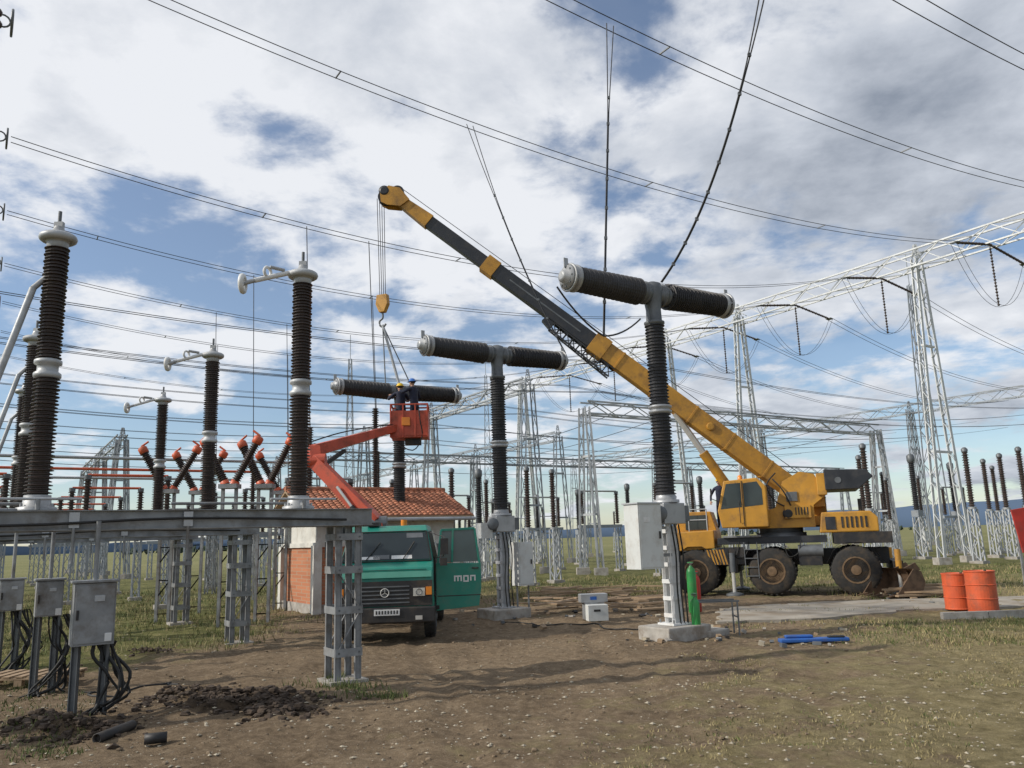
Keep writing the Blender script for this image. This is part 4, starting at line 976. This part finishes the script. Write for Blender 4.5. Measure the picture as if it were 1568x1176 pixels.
O.part('fittings'); O.box(c+Vector((.0,-.205,.25)),(.16,.02,.05),black,R); O.box(c+Vector((-.05,.095,.52)),(.16,.02,.08),blue,R); O.box(c+Vector((-.2,.095,.52)),(.06,.02,.08),black,R); O.finish()
O=Obj('blue_crate_lid',TM(G(1246,983),(1,-.05,0))); O.part('sheet',.02)
O.box((0,0,.04),(1.25,.20,.07),blue,Matrix.Rotation(rad(3),3,'Z')); O.box((-.25,.05,.10),(.5,.14,.05),blue); O.box((.4,-.02,.09),(.3,.1,.04),black); O.finish()
O=Obj('timber_planks')
random.seed(11)
for i in range(60):
    u=random.uniform(815,1010); v=random.uniform(903,938); c=G(u,v); a=random.uniform(-.7,.7); l=random.uniform(.5,1.9); d=Vector((math.cos(a),math.sin(a),random.uniform(-.06,.08)))
    z=.06+random.random()*.2; O.beam(c+Vector((0,0,z))-d*l/2,c+Vector((0,0,z))+d*l/2,.14,.04,wood)
for i in range(10):
    c=G(random.uniform(1380,1470),random.uniform(905,915)); a=random.uniform(-.2,.2); d=Vector((math.cos(a),math.sin(a),0)); O.beam(c+Vector((0,0,.05+.02*i))-d*.9,c+Vector((0,0,.05+.02*i))+d*.9,.16,.05,wood)
O.finish()
O=Obj('wooden_pallet'); c=G(50,1045)
for i in range(7): O.box(c+Vector((-.6+i*.2,0,.14)),(.12,.8,.022),wood)
for j in(-.36,0,.36):
    O.box(c+Vector((0,j,.11)),(1.32,.09,.022),wood)
    for i in(-.55,0,.55): O.box(c+Vector((i,j,.05)),(.12,.09,.09),wood)
O.finish()
O=Obj('rubble'); random.seed(5)
for i in range(130):
    u,v=random.choice([(random.uniform(690,840),random.uniform(935,962)),(random.uniform(960,1110),random.uniform(955,992)),(random.uniform(1100,1330),random.uniform(955,990)),(random.uniform(850,1010),random.uniform(915,945)),(random.uniform(1350,1440),random.uniform(905,925))])
    c=G(u,v); r=random.uniform(.02,.07); R=Matrix.Rotation(random.random()*3,3,'Z')@Matrix.Rotation(random.random()*.6,3,'X'); O.box(c+Vector((0,0,r*.2)),(r*2*random.uniform(.7,1.5),r*1.4,r*1.0),random.choice([concrete,gmet,stone,black,stone,wood]),R)
O.finish()
O=Obj('drain_pipe')
for (u,v,du,dv) in ((175,1128,55,-22),(238,1138,35,-4)):
    a=G(u-du/2,v-dv/2); b=G(u+du/2,v+dv/2); d=(b-a).normalized(); a.z=b.z=.05; l_=(b-a).length
    O.lathe(a,d,[(0.05,.04),(0,.045),(0,.055),(l_,.055),(l_,.045),(l_-.05,.04)],black,14)
O.finish()
O=Obj('warning_board'); c=P(1580,850,21); O.part('board',.01); O.box((c.x,c.y,1.85),(.6,.04,1.1),red,Matrix.Rotation(rad(-8),3,'Y')); O.part('posts')
for a in(-.25,.25): O.beam((c.x+a,c.y+.04,-.1),(c.x+a,c.y+.04,1.9),.05,.05,galv)
O.finish()
wires('ground_cable',[[ (x_,y_,gh(x_,y_)+.02) for (x_,y_) in [(-0.4+i*.12+.25*math.sin(i*.5),20.5-i*.07+.3*math.cos(i*.4)) for i in range(40)]],
 [ (x_,y_,gh(x_,y_)+.01) for (x_,y_) in [(-6.5+i*.05+.1*math.sin(i*.7),12.2+.3*math.cos(i*.3)+i*.02) for i in range(28)]]],.016,cable)
# ---------------------------------------------------------------- sky & sun
SUN_EL=33; SUN_AZ_VEC=Vector((-1,-.22,0)).normalized()
sd=Vector((SUN_AZ_VEC.x*math.cos(rad(SUN_EL)),SUN_AZ_VEC.y*math.cos(rad(SUN_EL)),math.sin(rad(SUN_EL))))
l=bpy.data.lights.new('sun','SUN'); l.energy=3.6; l.angle=rad(.8); l.color=(1,.93,.82); lo=bpy.data.objects.new('sun',l); scene.collection.objects.link(lo)
lo.rotation_euler=(-sd).to_track_quat('-Z','Y').to_euler()
w=bpy.data.worlds.new('World'); scene.world=w; w.use_nodes=True; nt=w.node_tree; N=nt.nodes; L=nt.links
for n in list(N): N.remove(n)
out=N.new('ShaderNodeOutputWorld'); sky=N.new('ShaderNodeTexSky'); sky.sky_type='NISHITA'; sky.sun_disc=False; sky.sun_elevation=rad(SUN_EL); sky.sun_rotation=math.atan2(sd.x,sd.y)
sky.ozone_density=3.0; sky.dust_density=.4
bg=N.new('ShaderNodeBackground'); bg.inputs['Strength'].default_value=.125; L.new(sky.outputs[0],bg.inputs['Color'])
tc=N.new('ShaderNodeTexCoord'); sp=N.new('ShaderNodeSeparateXYZ'); L.new(tc.outputs['Generated'],sp.inputs[0])
def mth(op,a,c,cl=False):
    x=N.new('ShaderNodeMath'); x.operation=op; x.use_clamp=cl
    for i,q in enumerate((a,c)):
        if isinstance(q,(int,float)): x.inputs[i].default_value=q
        else: L.new(q,x.inputs[i])
    return x.outputs[0]
X,Y,Z=sp.outputs
zz=mth('ADD',mth('MAXIMUM',Z,0),.20)
cb=N.new('ShaderNodeCombineXYZ'); L.new(mth('DIVIDE',X,zz),cb.inputs[0]); L.new(mth('DIVIDE',Y,zz),cb.inputs[1])
def nz(sc,det,ro,dist,off):
    mp=N.new('ShaderNodeMapping'); mp.inputs['Location'].default_value=off; mp.inputs['Rotation'].default_value=(0,0,rad(12)); L.new(cb.outputs[0],mp.inputs['Vector'])
    n=N.new('ShaderNodeTexNoise'); n.inputs['Scale'].default_value=sc; n.inputs['Detail'].default_value=det; n.inputs['Roughness'].default_value=ro; n.inputs['Distortion'].default_value=dist; L.new(mp.outputs[0],n.inputs['Vector']); return n.outputs['Fac']
n1=nz(2.1,10,.57,.2,(3.1,1.7,0)); n2=nz(4.2,9,.6,.2,(1,5,0)); n3=nz(1.5,8,.58,0,(7,2,0))
cov=mth('ADD',mth('MULTIPLY',Z,.27),mth('MULTIPLY',X,.05))
dens=mth('ADD',mth('ADD',mth('MULTIPLY',n1,.8),mth('MULTIPLY',n2,.3)),cov)
r=N.new('ShaderNodeValToRGB'); r.color_ramp.elements[0].position=.55; r.color_ramp.elements[1].position=.67; r.color_ramp.interpolation='EASE'
r.color_ramp.elements[0].color=(.10,.10,.10,1); r.color_ramp.elements[1].color=(.97,.97,.97,1)
L.new(dens,r.inputs['Fac'])
shade=mth('SUBTRACT',mth('ADD',mth('MULTIPLY',n3,.85),mth('MULTIPLY',n2,.6)),mth('ADD',mth('MULTIPLY',X,.30),mth('MULTIPLY',mth('SUBTRACT',dens,.7),.7)))
rc=N.new('ShaderNodeValToRGB'); e=rc.color_ramp.elements; e[0].position=.40; e[0].color=(.27,.31,.38,1); e[1].position=.78; e[1].color=(.86,.88,.92,1)
x_=e.new(.60); x_.color=(.58,.62,.69,1)
L.new(shade,rc.inputs['Fac'])
bc=N.new('ShaderNodeBackground'); L.new(rc.outputs[0],bc.inputs['Color']); bc.inputs['Strength'].default_value=1.0
mx=N.new('ShaderNodeMixShader'); L.new(r.outputs[0],mx.inputs[0]); L.new(bg.outputs[0],mx.inputs[1]); L.new(bc.outputs[0],mx.inputs[2]); L.new(mx.outputs[0],out.inputs[0])
scene.view_settings.view_transform='Standard'; scene.view_settings.look='None'; scene.view_settings.exposure=0
